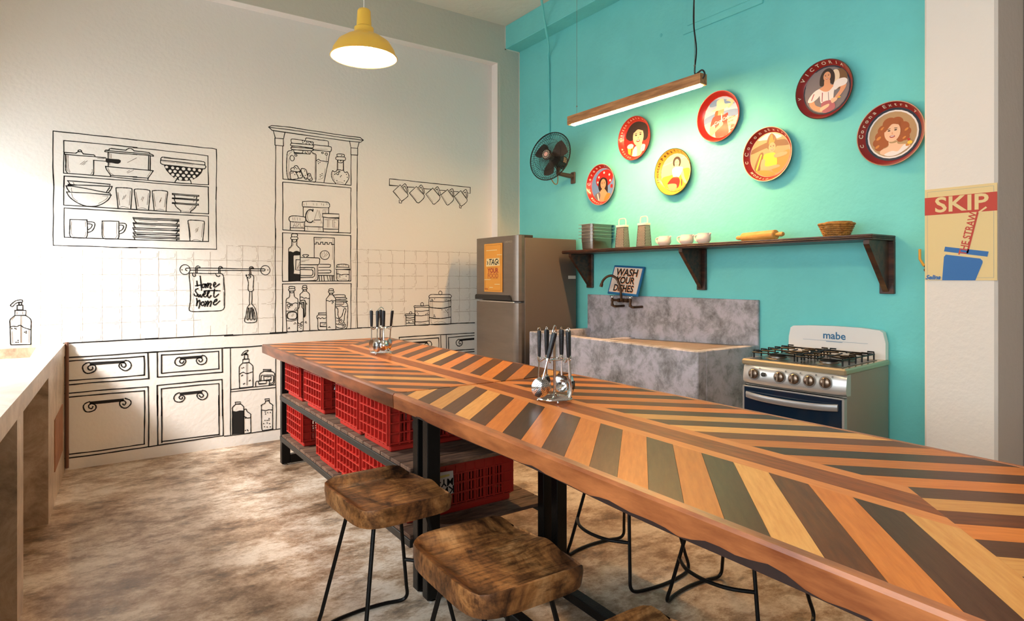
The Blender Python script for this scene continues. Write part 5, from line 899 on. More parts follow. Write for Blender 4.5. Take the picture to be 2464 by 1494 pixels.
# ================================================================ lamps
gold = mat('yellow_enamel', '#F2C24C', 0.35)
shade_in = mat('shade_white', '#FFF6E6', 0.6)
glow = mat('lamp_glass', '#FFE2B0', 0.4, emit=28.0)
def pendant(loc, label, watt):
    L = thing('pendant_lamp', label, 'lamp', loc, group='yellow pendant lamps'); k0 = 0.955
    R = 0.212
    prof = [(0.042, 0.30), (0.048, 0.20), (0.062, 0.19), (0.062, 0.165), (0.072, 0.150), (0.115, 0.130), (0.165, 0.095), (0.196, 0.045), (0.205, 0.008), (R, 0.0)]
    prof = [(r*k0, z*k0) for r, z in prof]; R = R*k0
    b = MB(); b.open_lathe(prof, 40); b.lathe([(0.0, 0.312*k0), (0.036*k0, 0.31*k0), (0.042*k0, 0.30*k0)], 24); sd = b.build('shade', gold, L, 50, world=False)
    b = MB(); b.open_lathe([(r-0.004 if i < 9 else r-0.001, z-0.003 if i < 9 else z) for i, (r, z) in enumerate(prof[3:], 3)], 40); b.build('shade_lining', shade_in, sd, 50, world=False)
    b = MB(); b.open_lathe([(R-0.002, -0.003), (R+0.003, 0.0), (R-0.002, 0.003)], 40); b.build('rim_bead', gold, sd, True, world=False)
    b = MB(); b.sphere((0, 0, 0.075), 0.052, 16, 12, None, (1, 1, 1.15)); bb = b.build('bulb', glow, L, True, world=False)
    b = MB(); b.tube([(0, 0, 0.295), (0, 0, ZC-loc[2])], 0.0035, 6); b.build('cord', mat('white_cord', '#E8E4DC', 0.6), L, True, world=False)
    l = bpy.data.lights.new('pendant_bulb', 'POINT'); l.energy = watt; l.color = (1.0, 0.77, 0.50); l.shadow_soft_size = 0.06
    o = bpy.data.objects.new('pendant_bulb', l); o.location = (0, 0, 0.005); COL.objects.link(o); o.parent = L
    return L
pendant((1.437, 3.70, 2.765), 'yellow enamel barn pendant lamp hanging above the far table', 26)
pendant((1.50, 1.05, 2.765), 'yellow enamel barn pendant lamp hanging above the near table', 20)

ll = thing('linear_lamp', 'wooden bar lamp hanging on wires in front of teal wall', 'lamp', (3.30, 3.27, 2.647))
lw = mat('lamp_walnut', '#C08A58', 0.5, col2='#8A5C36', vscale=4, stretch=(12, 1, 12), bump=0.1)
LX, LZ, LY0, LY1 = 3.30, 2.647, 2.615, 3.925
b = MB(); b.box((LX-0.034, LY0, LZ), (LX-0.022, LY1, LZ+0.070), 0.001); b.box((LX+0.022, LY0, LZ), (LX+0.034, LY1, LZ+0.070), 0.001); b.box((LX-0.022, LY0, LZ+0.012), (LX+0.022, LY1, LZ+0.070)); b.box((LX-0.034, LY0-0.012, LZ), (LX+0.034, LY0, LZ+0.070), 0.001); b.box((LX-0.034, LY1, LZ), (LX+0.034, LY1+0.012, LZ+0.070), 0.001)
b.build('housing', lw, ll)
b = MB(); Pd = [(0.0215, 0.011), (0.0205, -0.004), (0.013, -0.0085), (-0.013, -0.0085), (-0.0205, -0.004), (-0.0215, 0.011)]
b.add([(LX+x, y, LZ+z) for y in (LY0+0.012, LY1-0.025) for x, z in Pd], [[k, k+6, (k+1) % 6+6, (k+1) % 6] for k in range(6)]+[[0, 1, 2, 3, 4, 5], [11, 10, 9, 8, 7, 6]])
b.build('diffuser', mat('led_diffuser', '#FFC47E', 0.5, emit=280.0), ll)
for y in (LY0+0.06, LY1-0.07):
    b = MB(); b.tube([(LX, y, LZ+0.07), (LX, y, ZC)], 0.0014, 5); b.sphere((LX, y, LZ+0.14), 0.006, 8, 6); b.lathe([(0.008, 0), (0.008, 0.006)], 8, Matrix.Translation((LX, y, LZ+0.07))); b.build('hanging_wire', brushed, ll, True)
b = MB(); P = [(LX-0.01, LY0-0.013, LZ+0.035), (LX-0.01, LY0-0.03, LZ+0.06), (LX, LY0+0.0, LZ+0.095), (LX, LY0+0.05, LZ+0.082), (LX+0.008, LY0+0.065, LZ+0.12), (LX+0.012, LY0+0.055, LZ+0.25), (LX-0.006, LY0+0.062, LZ+0.42), (LX+0.006, LY0+0.066, LZ+0.65), (LX-0.004, LY0+0.06, LZ+0.9), (LX+0.004, LY0+0.065, LZ+1.2), (LX, LY0+0.06, ZC)]
b.tube(catmull(P, 5), 0.0055, 6); b.build('power_cord', black_plastic, ll, True)

# ---------------------------------------------------------------- fan
fn_ax = Vector((-0.93, -0.26, 0.16)).normalized()
fc0 = Vector((3.54, 4.515, 2.515))
fn = thing('wall_fan', 'black wall fan with wire cage beside the mural corner', 'fan', (XT-0.01, 4.54, 2.33))
zx = Vector((0, 0, 1)).cross(fn_ax).normalized(); FM = frame(fc0, zx, fn_ax.cross(zx))     # local +z = toward the room
cage = mat('fan_cage', '#2A2724', 0.4, 0.5); bladem = mat('fan_blade', '#3A312C', 0.3, spec=0.5)
RF = 0.226
b = MB(); b.tube([(RF*math.cos(2*PI*k/40), RF*math.sin(2*PI*k/40), 0) for k in range(40)], 0.0048, 6, True, FM); b.build('cage_ring', cage, fn, True)
def cage_half(sgn, depth, name, n):
    b = MB()
    for k in range(n):
        a = 2*PI*k/n; c, d = math.cos(a), math.sin(a); a2 = a+0.35*sgn; P = []
        for t in (1.0, 0.96, 0.85, 0.65, 0.42, 0.24):
            r = RF*t; z = sgn*depth*(1-t**3.2); aa = a+0.30*sgn*(1-t)
            P.append((r*math.cos(aa), r*math.sin(aa), z))
        b.tube(P, 0.0015, 4, False, FM)
    for t in (0.92, 0.66):
        r = RF*t; z = sgn*depth*(1-t**3.2)
        b.tube([(r*math.cos(2*PI*k/32), r*math.sin(2*PI*k/32), z) for k in range(32)], 0.0016, 4, True, FM)
    b.build(name, cage, fn, True)
cage_half(1, 0.055, 'front_cage', 76); cage_half(-1, 0.060, 'rear_cage', 60)
b = MB(); b.lathe([(0.0, 0.062), (0.040, 0.060), (0.052, 0.052), (0.052, 0.048), (0, 0.048)], 24, FM); hb = b.build('hub_badge', cage, fn, 40)
b = MB(); b.ell(0, 0, 0.021, 0.021, 0.0632, FM); b.build('badge_centre', mat('badge_pink', '#C9A09A', 0.4), hb)
b = MB()
for k in range(16):
    a = 2*PI*k/16; Mk = FM @ Matrix.Rotation(a, 4, 'Z'); b.poly([(0.026, -0.003), (0.040, -0.001), (0.040, 0.004), (0.026, 0.001)], 0.0628, Mk)
b.build('badge_petals', mat('badge_cream', '#D8CFC0', 0.5), hb)
b = MB()
for k in range(3):
    Mk = FM @ Matrix.Rotation(2*PI*k/3+0.5, 4, 'Z'); vs = []; n = 8
    for i in range(n+1):
        r = 0.028+(0.180-0.028)*i/n; wdt = 0.30+0.45*math.sin(PI*min(1, i/n*0.75+0.12))
        for j in range(5):
            aa = wdt*(j/4-0.5)*1.5; vs.append((r*math.cos(aa), r*math.sin(aa), -0.012+0.030*(j/4-0.5)))
    fs = [[i*5+j, (i+1)*5+j, (i+1)*5+j+1, i*5+j+1] for i in range(n) for j in range(4)]
    o2 = MB(); o2.add(vs, fs, Mk); o2.build('blade', bladem, fn, True)
b = MB(); b.lathe([(0, -0.03), (0.032, -0.028), (0.034, 0.012), (0.02, 0.03), (0, 0.032)], 20, FM); b.build('blade_hub', bladem, fn, 40)
b = MB(); b.lathe([(0, -0.235), (0.04, -0.23), (0.064, -0.205), (0.072, -0.14), (0.066, -0.08), (0, -0.075)], 22, FM); mo = b.build('motor', black_plastic, fn, 50)
b = MB(); b.box((-0.074, -0.022, -0.165), (-0.066, 0.022, -0.125), 0.001, FM); b.box((0.066, -0.022, -0.165), (0.074, 0.022, -0.125), 0.001, FM); b.build('motor_label', mat('fan_label', '#D8B48C', 0.5), mo)
b = MB(); b.tube([tuple(FM @ Vector((0, -0.03, -0.14))), tuple(FM @ Vector((0.0, -0.12, -0.15))), (XT-0.07, 4.535, 2.36), (XT-0.012, 4.54, 2.36)], 0.022, 8); b.box((XT-0.02, 4.51, 2.29), (XT-0.001, 4.57, 2.40), 0.006); b.build('wall_bracket', mat('fan_bracket', '#4A3A30', 0.5), fn, 40)
b = MB(); b.tube(catmull([tuple(FM @ Vector((0.03, -0.21, -0.005))), tuple(FM @ Vector((0.04, -0.25, -0.06))), tuple(FM @ Vector((0.02, -0.22, -0.13))), tuple(FM @ Vector((0.0, -0.14, -0.15)))], 6), 0.0045, 6); b.build('support_arm', mat('fan_arm', '#A07850', 0.4, 0.4), fn, True)
# conduit that feeds the fan
cdt = MB(); cdt.tube(catmull([(3.44, 4.523, 3.988), (3.64, 4.721, 3.835), (3.76, 4.816, 3.671), (XT-0.026, 4.906, 3.61), (XT-0.018, 4.908, 3.50), (XT-0.015, 4.908, 3.3), (XT-0.015, 4.905, 2.78)], 5), 0.011, 8)
tag(cdt.build('cable_conduit', teal, None, True), 'teal-painted conduit bending from ceiling down to the fan', 'conduit')

# ================================================================ trays
def P_(*c): return mat('print_'+c[0], c[1], 0.45, coat=0.1)
SK = P_('skin', '#E2A078'); SK2 = P_('skin_pale', '#EFC3A0'); HD = P_('hair_dark', '#2B1C18'); HR = P_('hair_red', '#A2531C'); WH = P_('white', '#EDE6E2'); RD = P_('red', '#C2261F'); BL = P_('blue', '#6E93C4'); GR = P_('grey', '#7C7478'); YL = P_('yellow', '#F3C53A'); PY = P_('pale_yellow', '#F6E39A'); TAN = P_('tan', '#B89468'); BRN = P_('brown', '#7A5634'); OR = P_('orange', '#D98A3A'); LIP = P_('lips', '#A3201C'); NV = P_('navy', '#1A2438'); PK = P_('pink', '#B0606C'); LB = P_('light_blue', '#A9C1DC'); CR_ = P_('cream', '#E9D6B8')
PM_ = [SK, SK2, HD, HR, WH, RD, BL, GR, YL, PY, TAN, BRN, OR, LIP, NV, PK, LB, CR_]
class Pic:
    def __init__(s, R): s.b = MB(); s.R = R; s.z = 0.0072
    def _m(s, m): s.b.mi = PM_.index(m); s.z += 0.00012
    def e(s, m, cx_, cy_, rx, ry, rot=0):
        s._m(m); n = 26; pts = []
        for k in range(n):
            a = 2*PI*k/n; x = cx_+rx*math.cos(a)*math.cos(rot)-ry*math.sin(a)*math.sin(rot); y = cy_+rx*math.cos(a)*math.sin(rot)+ry*math.sin(a)*math.cos(rot)
            q = math.hypot(x, y)
            if q > 0.985: x *= 0.985/q; y *= 0.985/q
            pts.append((x*s.R, y*s.R))
        s.b.poly(pts, s.z)
    def p(s, m, pts, smooth=True):
        s._m(m)
        if smooth: pts = [(v.x, v.y) for v in catmull([(x, y, 0) for x, y in pts], 4, True)]
        out = []
        for x, y in pts:
            q = math.hypot(x, y)
            if q > 0.985: x *= 0.985/q; y *= 0.985/q
            out.append((x*s.R, y*s.R))
        s.b.poly(out, s.z)
    def face(s, x, y, r, skin=SK, tilt=0.0):
        s.e(skin, x, y, r*0.78, r, tilt)
        for sx in (-1, 1):
            s.e(HD, x+sx*r*0.32, y+r*0.18, r*0.14, r*0.07); s.e(HD, x+sx*r*0.33, y+r*0.36, r*0.19, r*0.035, -sx*0.15)
        s.e(SK if skin is SK2 else TAN, x, y-r*0.12, r*0.07, r*0.12)
        s.e(LIP, x, y-r*0.45, r*0.27, r*0.13); s.e(WH, x, y-r*0.42, r*0.20, r*0.055)
def pic_sombrero(q):
    q.e(BL, 0, 0, 1, 1); q.e(RD, 0.12, 0.36, 0.74, 0.52, 0.2)
    for (x, y) in ((-0.35, 0.5), (0.1, 0.72), (0.55, 0.55), (-0.45, 0.2), (0.62, 0.2)): q.e(WH, x, y, 0.07, 0.07)
    q.p(HD, [(-0.3, 0.3), (0.0, 0.45), (0.35, 0.3), (0.42, -0.1), (0.38, -0.6), (0.1, -0.65), (-0.25, -0.4), (-0.4, -0.1)])
    q.p(SK, [(-0.3, -0.45), (0.0, -0.2), (0.2, -0.3), (0.5, -0.75), (0, -1), (-0.4, -0.85)]); q.face(0.03, 0.05, 0.30)
    q.p(GR, [(-0.75, -0.6), (-0.35, -0.4), (-0.2, -0.6), (-0.35, -0.95), (-0.6, -0.8)]); q.p(WH, [(-0.5, -0.52), (-0.42, -0.46), (-0.3, -0.9), (-0.4, -0.92)], False); q.p(OR, [(0.1, -0.95), (0.35, -0.55), (0.65, -0.6), (0.45, -0.9)]); q.e(RD, 0.75, -0.15, 0.1, 0.12)
def pic_hat(q):
    q.e(RD, 0, 0, 1, 1); q.p(HD, [(-0.85, 0.25), (-0.5, 0.8), (0.1, 0.95), (0.75, 0.65), (0.85, 0.0), (0.55, -0.2), (0.2, 0.1), (-0.2, 0.0), (-0.5, -0.05)])
    q.p(SK2, [(0.0, -0.3), (0.35, -0.2), (0.45, -0.7), (0.2, -0.98), (-0.1, -0.9)]); q.face(0.12, 0.1, 0.52, SK2); q.p(HD, [(-0.28, 0.45), (0.1, 0.68), (0.5, 0.5), (0.45, 0.38), (0.1, 0.5), (-0.2, 0.36)])
    q.p(WH, [(-0.2, -0.5), (0.0, -0.45), (0.02, -0.95), (-0.4, -0.9)]); q.p(WH, [(0.42, -0.4), (0.65, -0.45), (0.55, -0.75), (0.3, -0.7)]); q.p(YL, [(-0.7, -0.35), (-0.25, -0.4), (-0.35, -0.95), (-0.65, -0.75)], False); q.e(WH, -0.48, -0.36, 0.25, 0.14); q.p(BRN, [(-0.42, -0.5), (-0.3, -0.5), (-0.4, -0.92), (-0.5, -0.9)], False)
    for k in range(10): q.e(HD, 0.5-0.03*(k % 4), -0.48-0.03*k, 0.015, 0.015)
def pic_picnic(q):
    q.e(PY, 0, 0, 1, 1); q.p(YL, [(-0.9, -0.2), (-0.2, -0.1), (0.4, 0.1), (0.95, 0.05), (0.7, -0.68), (0, -0.98), (-0.7, -0.68)])
    q.p(CR_, [(-0.8, 0.5), (0.6, 0.75), (0.62, 0.68), (-0.8, 0.42)], False); q.e(HD, 0.1, 0.52, 0.27, 0.30); q.p(SK2, [(-0.02, 0.4), (0.18, 0.4), (0.25, 0.1), (-0.1, 0.1)]); q.face(0.1, 0.48, 0.20, SK2)
    q.p(SK2, [(0.3, 0.15), (0.5, 0.1), (0.6, -0.3), (0.75, -0.6), (0.6, -0.62), (0.4, -0.25)]); q.p(WH, [(-0.2, 0.18), (0.0, 0.28), (0.2, 0.26), (0.5, 0.2), (0.42, -0.05), (0.2, -0.3), (-0.1, -0.28), (-0.2, -0.05)])
    q.p(RD, [(-0.15, -0.25), (0.2, -0.28), (0.3, -0.55), (0.1, -0.85), (-0.5, -0.6), (-0.4, -0.4)]); q.p(SK, [(-0.5, -0.58), (0.05, -0.62), (0.05, -0.9), (-0.35, -0.88)]); q.p(BRN, [(-0.14, -0.23), (0.2, -0.28), (0.21, -0.33), (-0.14, -0.28)], False); q.e(BRN, 0.42, -0.58, 0.05, 0.2)
def pic_beach(q):
    q.e(LB, 0, 0, 1, 1); q.p(BL, [(-0.9, 0.1), (0, 0.25), (0.95, 0.2), (0.9, -0.1), (0, -0.05), (-0.95, -0.2)]); q.p(BL, [(-0.5, 0.9), (0.3, 0.8), (0.8, 0.5), (0.2, 0.6), (-0.6, 0.6)]); q.p(CR_, [(-0.95, -0.25), (0, -0.1), (0.95, -0.15), (0.6, -0.78), (0, -0.98), (-0.6, -0.78)])
    q.p(SK2, [(0.3, 0.75), (0.75, 0.72), (0.78, 0.6), (0.5, 0.35), (0.4, 0.42), (0.58, 0.6)]); q.p(SK, [(-0.28, 0.1), (0.25, 0.1), (0.2, -0.1), (-0.2, -0.1)]); q.e(SK, 0.0, 0.28, 0.2, 0.22); q.p(HR, [(-0.3, 0.3), (-0.15, 0.35), (-0.2, 0.0), (-0.35, 0.05)]); q.p(CR_, [(-0.55, 0.38), (-0.25, 0.5), (-0.2, 0.82), (0.15, 0.85), (0.25, 0.6), (0.55, 0.55), (0.3, 0.38), (-0.1, 0.34)])
    q.p(RD, [(-0.45, 0.05), (-0.15, 0.1), (0.15, 0.06), (0.42, 0.12), (0.38, -0.3), (0.45, -0.88), (0, -0.97), (-0.3, -0.92), (-0.35, -0.3), (-0.6, -0.38)]); q.p(SK, [(-0.62, -0.4), (-0.4, -0.38), (-0.3, -0.5), (0.02, -0.28), (0.1, -0.42), (-0.2, -0.6), (-0.5, -0.82), (-0.62, -0.75)]); q.e(WH, 0.06, -0.05, 0.035, 0.22); q.e(SK2, 0.03, -0.34, 0.12, 0.1)
    q.p(RD, [(0.6, -0.5), (0.8, -0.48), (0.74, -0.62), (0.56, -0.66)], False); q.p(RD, [(0.55, -0.7), (0.72, -0.66), (0.62, -0.76), (0.53, -0.78)], False)
def pic_field(q):
    q.e(TAN, 0, 0, 1, 1); q.p(LB, [(-0.6, 0.75), (0, 0.98), (0.6, 0.75), (0.2, 0.66), (-0.2, 0.7)]); q.p(BRN, [(-0.9, 0.35), (0, 0.6), (0.9, 0.55), (0.95, 0.3), (0, 0.35), (-0.95, 0.15)]); q.p(OR, [(0.2, -0.2), (0.95, 0.1), (0.85, -0.4), (0.4, -0.85), (0.1, -0.7)])
    q.p(BRN, [(-0.15, 0.35), (-0.1, 0.75), (0.1, 0.95), (0.32, 0.7), (0.35, 0.35), (0.1, 0.2)]); q.p(OR, [(-0.05, 0.5), (0.1, 0.93), (0.2, 0.6), (0.28, 0.8), (0.2, 0.5)]); q.p(SK, [(0.0, 0.1), (0.2, 0.1), (0.25, -0.15), (-0.05, -0.15)]); q.face(0.12, 0.32, 0.22)
    q.p(YL, [(-0.3, 0.0), (0.0, 0.08), (0.3, 0.0), (0.35, -0.5), (0.0, -0.6), (-0.35, -0.5)]); q.p(BRN, [(-0.5, 0.1), (-0.3, 0.05), (-0.55, -0.75), (-0.78, -0.55)]); q.p(YL, [(-0.44, 0.08), (-0.38, 0.06), (-0.64, -0.68), (-0.70, -0.6)], False); q.p(SK, [(0.25, -0.02), (0.8, 0.02), (0.8, -0.12), (0.3, -0.18)]); q.p(SK, [(-0.4, -0.2), (-0.22, -0.2), (-0.2, -0.5), (0.4, -0.5), (0.45, -0.62), (-0.4, -0.68)]); q.p(OR, [(-0.7, -0.68), (-0.1, -0.7), (0.3, -0.93), (-0.2, -0.97)])
def pic_lace(q):
    q.e(NV, 0, 0, 1, 1); q.e(GR, 0, 0, 0.95, 0.95); q.e(BRN, 0.55, 0.35, 0.32, 0.42); q.e(GR, -0.45, 0.35, 0.45, 0.5); q.p(CR_, [(0.2, 0.35), (0.3, 0.75), (0.5, 0.7), (0.55, 0.4), (0.4, 0.2)])
    q.p(HD, [(-0.28, 0.25), (-0.26, 0.6), (-0.1, 0.84), (0.14, 0.88), (0.32, 0.68), (0.36, 0.4), (0.28, 0.18), (0.1, 0.3), (-0.12, 0.2)])
    q.p(SK, [(-0.08, 0.42), (0.14, 0.42), (0.18, 0.2), (0.4, 0.1), (0.2, -0.12), (-0.15, -0.12), (-0.38, 0.08), (-0.12, 0.2)]); q.face(0.03, 0.56, 0.20)
    q.p(SK, [(0.62, 0.05), (0.82, 0.08), (0.78, -0.12), (0.42, -0.5), (0.32, -0.42), (0.55, -0.15)]); q.p(SK, [(-0.72, -0.3), (-0.55, -0.3), (-0.45, -0.55), (-0.1, -0.75), (-0.2, -0.88), (-0.55, -0.72), (-0.72, -0.5)])
    q.p(WH, [(-0.32, 0.10), (-0.1, -0.04), (0.12, -0.06), (0.38, 0.14), (0.32, -0.15), (0.24, -0.5), (-0.2, -0.52), (-0.28, -0.2)])
    q.p(WH, [(0.30, 0.15), (0.45, 0.32), (0.75, 0.33), (0.88, 0.2), (0.80, 0.05), (0.55, 0.0), (0.36, -0.08)]); q.p(WH, [(-0.28, 0.10), (-0.5, 0.05), (-0.72, -0.15), (-0.8, -0.34), (-0.6, -0.38), (-0.35, -0.25), (-0.26, -0.1)])
    q.p(PK, [(-0.18, -0.06), (-0.14, -0.08), (-0.16, -0.45), (-0.2, -0.45)], False); q.p(GR, [(0.08, -0.1), (0.1, -0.1), (0.12, -0.46), (0.09, -0.46)], False); q.p(PK, [(-0.55, -0.05), (-0.5, -0.05), (-0.62, -0.32), (-0.66, -0.3)], False)
    q.p(PK, [(-0.2, -0.5), (0.24, -0.48), (0.38, -0.8), (0.1, -0.94), (-0.15, -0.9)]); q.p(SK2, [(-0.25, -0.7), (-0.05, -0.62), (0.12, -0.6), (0.1, -0.7), (-0.1, -0.8), (-0.25, -0.84)]); q.p(SK2, [(0.2, -0.42), (0.4, -0.4), (0.46, -0.5), (0.25, -0.6)]); q.e(YL, 0.55, -0.42, 0.06, 0.03)
def pic_redhair(q):
    q.e(NV, 0, 0, 1, 1); q.e(WH, 0, 0, 0.92, 0.92); q.e(TAN, 0, 0, 0.86, 0.86)
    for (x, y, r) in ((-0.1, 0.42, 0.26), (0.15, 0.42, 0.24), (-0.3, 0.2, 0.24), (0.38, 0.22, 0.22), (-0.42, -0.02, 0.22), (0.46, 0.02, 0.20), (-0.52, -0.25, 0.20), (0.44, -0.16, 0.17), (-0.48, -0.42, 0.17), (-0.32, -0.3, 0.2), (0.3, -0.2, 0.16)): q.e(HR, x, y, r, r*0.9)
    for (x, y, r) in ((-0.5, -0.08, 0.10), (-0.55, -0.4, 0.09), (0.5, 0.1, 0.08), (0.42, -0.2, 0.07), (-0.36, 0.28, 0.08)): q.e(OR, x, y, r, r*0.5, 0.6)
    q.p(SK2, [(-0.12, -0.25), (0.16, -0.25), (0.2, -0.4), (0.5, -0.46), (0.62, -0.56), (0.1, -0.82), (-0.4, -0.72), (-0.42, -0.56), (-0.15, -0.45)]); q.p(WH, [(-0.3, -0.74), (-0.02, -0.64), (0.2, -0.68), (0.42, -0.46), (0.56, -0.58), (0.2, -0.80), (-0.1, -0.83)]); q.e(TAN, 0.03, -0.3, 0.15, 0.05)
    q.face(0.0, 0.08, 0.37, SK2, -0.1); q.p(HR, [(-0.34, 0.26), (-0.05, 0.50), (0.26, 0.42), (0.22, 0.34), (-0.02, 0.38), (-0.26, 0.12)]); q.e(YL, 0.62, -0.42, 0.09, 0.07); q.e(RD, 0.58, -0.30, 0.05, 0.045); q.e(OR, 0.53, -0.50, 0.06, 0.045)
def rim_text(b, t, size, a0, step, R=0.1655, zm=0.026, flip=False):
    ca, sa = 0.58, 0.81
    for i, ch in enumerate(t):
        if ch == ' ': continue
        a = math.radians(a0)-math.radians(step)*i*(1 if not flip else -1)
        vs, fs = glyphs(ch, size, 0.0008)
        out = []
        for x, y, _ in vs:
            if flip: x, y = -x, -y
            rr = R+y*ca; th = a - x/R
            out.append((rr*math.cos(th), rr*math.sin(th), zm+y*sa+0.0016))
        b.add(out, fs)
def tray(y, z, rim_hex, side_hex, pic, texts, label, edge_hex, ring_m=None, tcol='#E6DAC6', tilt=0.0):
    t = thing('metal_tray', label, 'tray', (XT-0.003, y, z), group='round beer trays on the teal wall')
    Mt = facing_room(XT-0.003, y, z) @ Matrix.Rotation(tilt, 4, 'Z'); R = 0.150
    rm = mat('tray_'+rim_hex, rim_hex, 0.3, coat=0.4); sm = mat('tray_'+side_hex, side_hex, 0.3, coat=0.4); em = mat('tray_'+edge_hex, edge_hex, 0.35, 0.3)
    b = MB(); b.open_lathe([(R, 0.006), (R+0.003, 0.007), (0.177, 0.042), (0.179, 0.045)], 56, Mt); rmo = b.build('rim', rm, t, 60)
    b = MB(); b.open_lathe([(0.179, 0.045), (0.183, 0.046), (0.184, 0.043), (0.181, 0.041)], 56, Mt); b.build('rolled_edge', em, t, True)
    b = MB(); b.open_lathe([(0.181, 0.042), (0.155, 0.002), (0.15, 0.0)], 56, Mt); b.build('outer_side', sm, t, 60)
    q = Pic(R); pic(q); b = MB(); b.v = [tuple(Mt @ Vector(p)) for p in q.b.v]; b.f = q.b.f; b.m = q.b.m
    b.mi = 0; b.build('picture', PM_, t)
    b = MB(); b.lathe([(0, 0), (R+0.001, 0), (R+0.001, 0.0065), (0, 0.0068)], 48, Mt); b.build('tray_base', ring_m or em, t, 40)
    b = MB()
    for (tx, size, a0, step, fl) in texts: rim_text(b, tx, size, a0, step, flip=fl)
    b.v = [tuple(Mt @ Vector(p)) for p in b.v]
    b.build('rim_lettering', mat('rim_print_'+tcol, tcol, 0.4), rmo)
    return t
ZA, ZB = 2.572, 2.228
tray(4.127, ZB+0.0, '#B0231E', '#20283A', pic_sombrero, [('Corona', 0.034, 172, 15, False), ('EXTRA', 0.022, 75, 11, False), ('MODELO', 0.024, 222, 9, True), ('C', 0.026, 190, 9, False)], 'red-rimmed tray with sombrero woman, lowest on the left of the seven', '#E7B9A6')
tray(3.714, ZA-0.005, '#B23023', '#7A1F18', pic_hat, [('CERVEZA', 0.022, 178, 8, False), ('CARTA', 0.024, 116, 10, False), ('BLANCA', 0.022, 60, 9, False), ('MEXICO', 0.02, 205, 9, True)], 'red tray with smiling woman in a black hat holding beer', '#C0453A')
tray(3.298, ZB-0.002, '#E0A83C', '#2A2A1C', pic_picnic, [('Pe\u00f1afiel', 0.036, 135, 12, False), ('TEHUACAN', 0.022, 202, 7.5, False)], 'yellow tray with seated woman in red shorts', '#3A3A24', tcol='#3C1E16')
tray(2.876, ZA, '#A51F1A', '#8A1814', pic_beach, [], 'red tray with woman in a sun hat and red shirt', '#C8453A')
tray(2.481, ZB+0.004, '#8E1C1C', '#141A22', pic_field, [('Corona', 0.036, 172, 15, False), ('Extra', 0.03, 88, 12, False), ('MODELO', 0.024, 222, 9, True), ('C', 0.028, 192, 9, False)], 'dark red tray with woman in headscarf sitting in a field', '#D2A890')
tray(2.090, ZA+0.002, '#8C1B1C', '#17161A', pic_lace, [('VICTORIA', 0.034, 148, 14, False), ('V', 0.026, 188, 9, False)], 'dark red tray with woman in white lace blouse, highest one', '#3A2A24', NV)
tray(1.703, ZB-0.004, '#8C1C20', '#17161A', pic_redhair, [('Corona Extra y', 0.034, 176, 10.5, False), ('C', 0.03, 196, 9, False)], 'dark red tray with red-haired smiling woman beside the pier', '#B98A70', NV)
b = MB(); put_text(b, 'Coca-Cola', 0.033, facing_room(XT-0.0135, 2.868, 2.545), 0.0006, 0.3, 0.9, 0, rot=0.25); ob = b.build('shirt_lettering', WH, [o for o in COL.objects if o.name.startswith('metal_tray') and abs(o.location.y-2.876) < 0.01][0])
b = MB()
for i, tx in enumerate(('Coca-Cola', 'da m\u00e1s', 'Chispa')): put_text(b, tx, 0.021, facing_room(XT-0.0135, 2.785+0.004*i, 2.552-0.026*i), 0.0003, 0, 0.75, 0, rot=0.15)
b.build('slogan_lettering', RD, [o for o in COL.objects if o.name.startswith('metal_tray') and abs(o.location.y-2.876) < 0.01][0])

# ================================================================ straw poster on the pier
sp = thing('straw_poster', 'cream poster reading SKIP THE STRAW with blue cup', 'poster', (3.498, 1.25, 1.38))
F = facing_room(3.4985, 1.2475, 1.6125)
PW, PH = 0.151, 0.2275
MB().box((-PW, -PH, 0), (PW, PH, 0.003), 0.0005, F).build('board', mat('poster_sand', '#E8CD92', 0.6), sp)
b = MB()
for (x0, y0, x1, y1) in ((-0.140, -0.215, 0.138, -0.2138), (-0.140, 0.2138, 0.138, 0.215), (-0.140, -0.215, -0.1388, 0.215), (0.1368, -0.215, 0.138, 0.215)): b.box((x0, y0, 0.003), (x1, y1, 0.0033), 0, F)
b.build('border_lines', mat('poster_line', '#8F9A9E', 0.6), sp)
pred = mat('poster_brick', '#C2402F', 0.6); pblue = mat('poster_blue', '#2F6DAE', 0.6)
b = MB(); b.box((-PW, 0.098, 0.003), (PW, 0.186, 0.0036), 0, F); b.poly([(0.028, -0.098), (0.036, -0.098), (0.076, 0.082), (0.080, 0.100), (0.071, 0.100), (0.067, 0.082)], 0.0038, F)
put_text(b, 'THE STRAW', 0.046, F, 0.0008, 0, 0.82, 0.0040, at=(0.036, -0.005), rot=math.radians(77)); b.build('red_print', pred, sp)
b = MB(); put_text(b, 'SKIP', 0.104, F, 0.002, 0, 1.15, 0.0042, at=(0.005, 0.142)); b.poly([(0.075, 0.096), (0.083, 0.094), (0.112, 0.114), (0.107, 0.121)], 0.0043, F); b.build('cream_lettering', MATS['poster_sand'], sp)
b = MB(); b.poly([(-0.066, -0.085), (-0.061, -0.062), (0.118, -0.092), (0.113, -0.116)], 0.0038, F)
b.poly([(-0.066, -0.112), (-0.058, -0.101), (0.085, -0.124), (0.094, -0.135), (0.094, -0.145), (0.065, -PH), (-0.074, -PH)], 0.0038, F); b.build('cup_print', pblue, sp)
b = MB(); put_text(b, 'Selina', 0.030, F, 0.0012, 0.35, 0.95, 0.0042, at=(-0.115, -0.2135)); b.build('signature', pblue, sp)
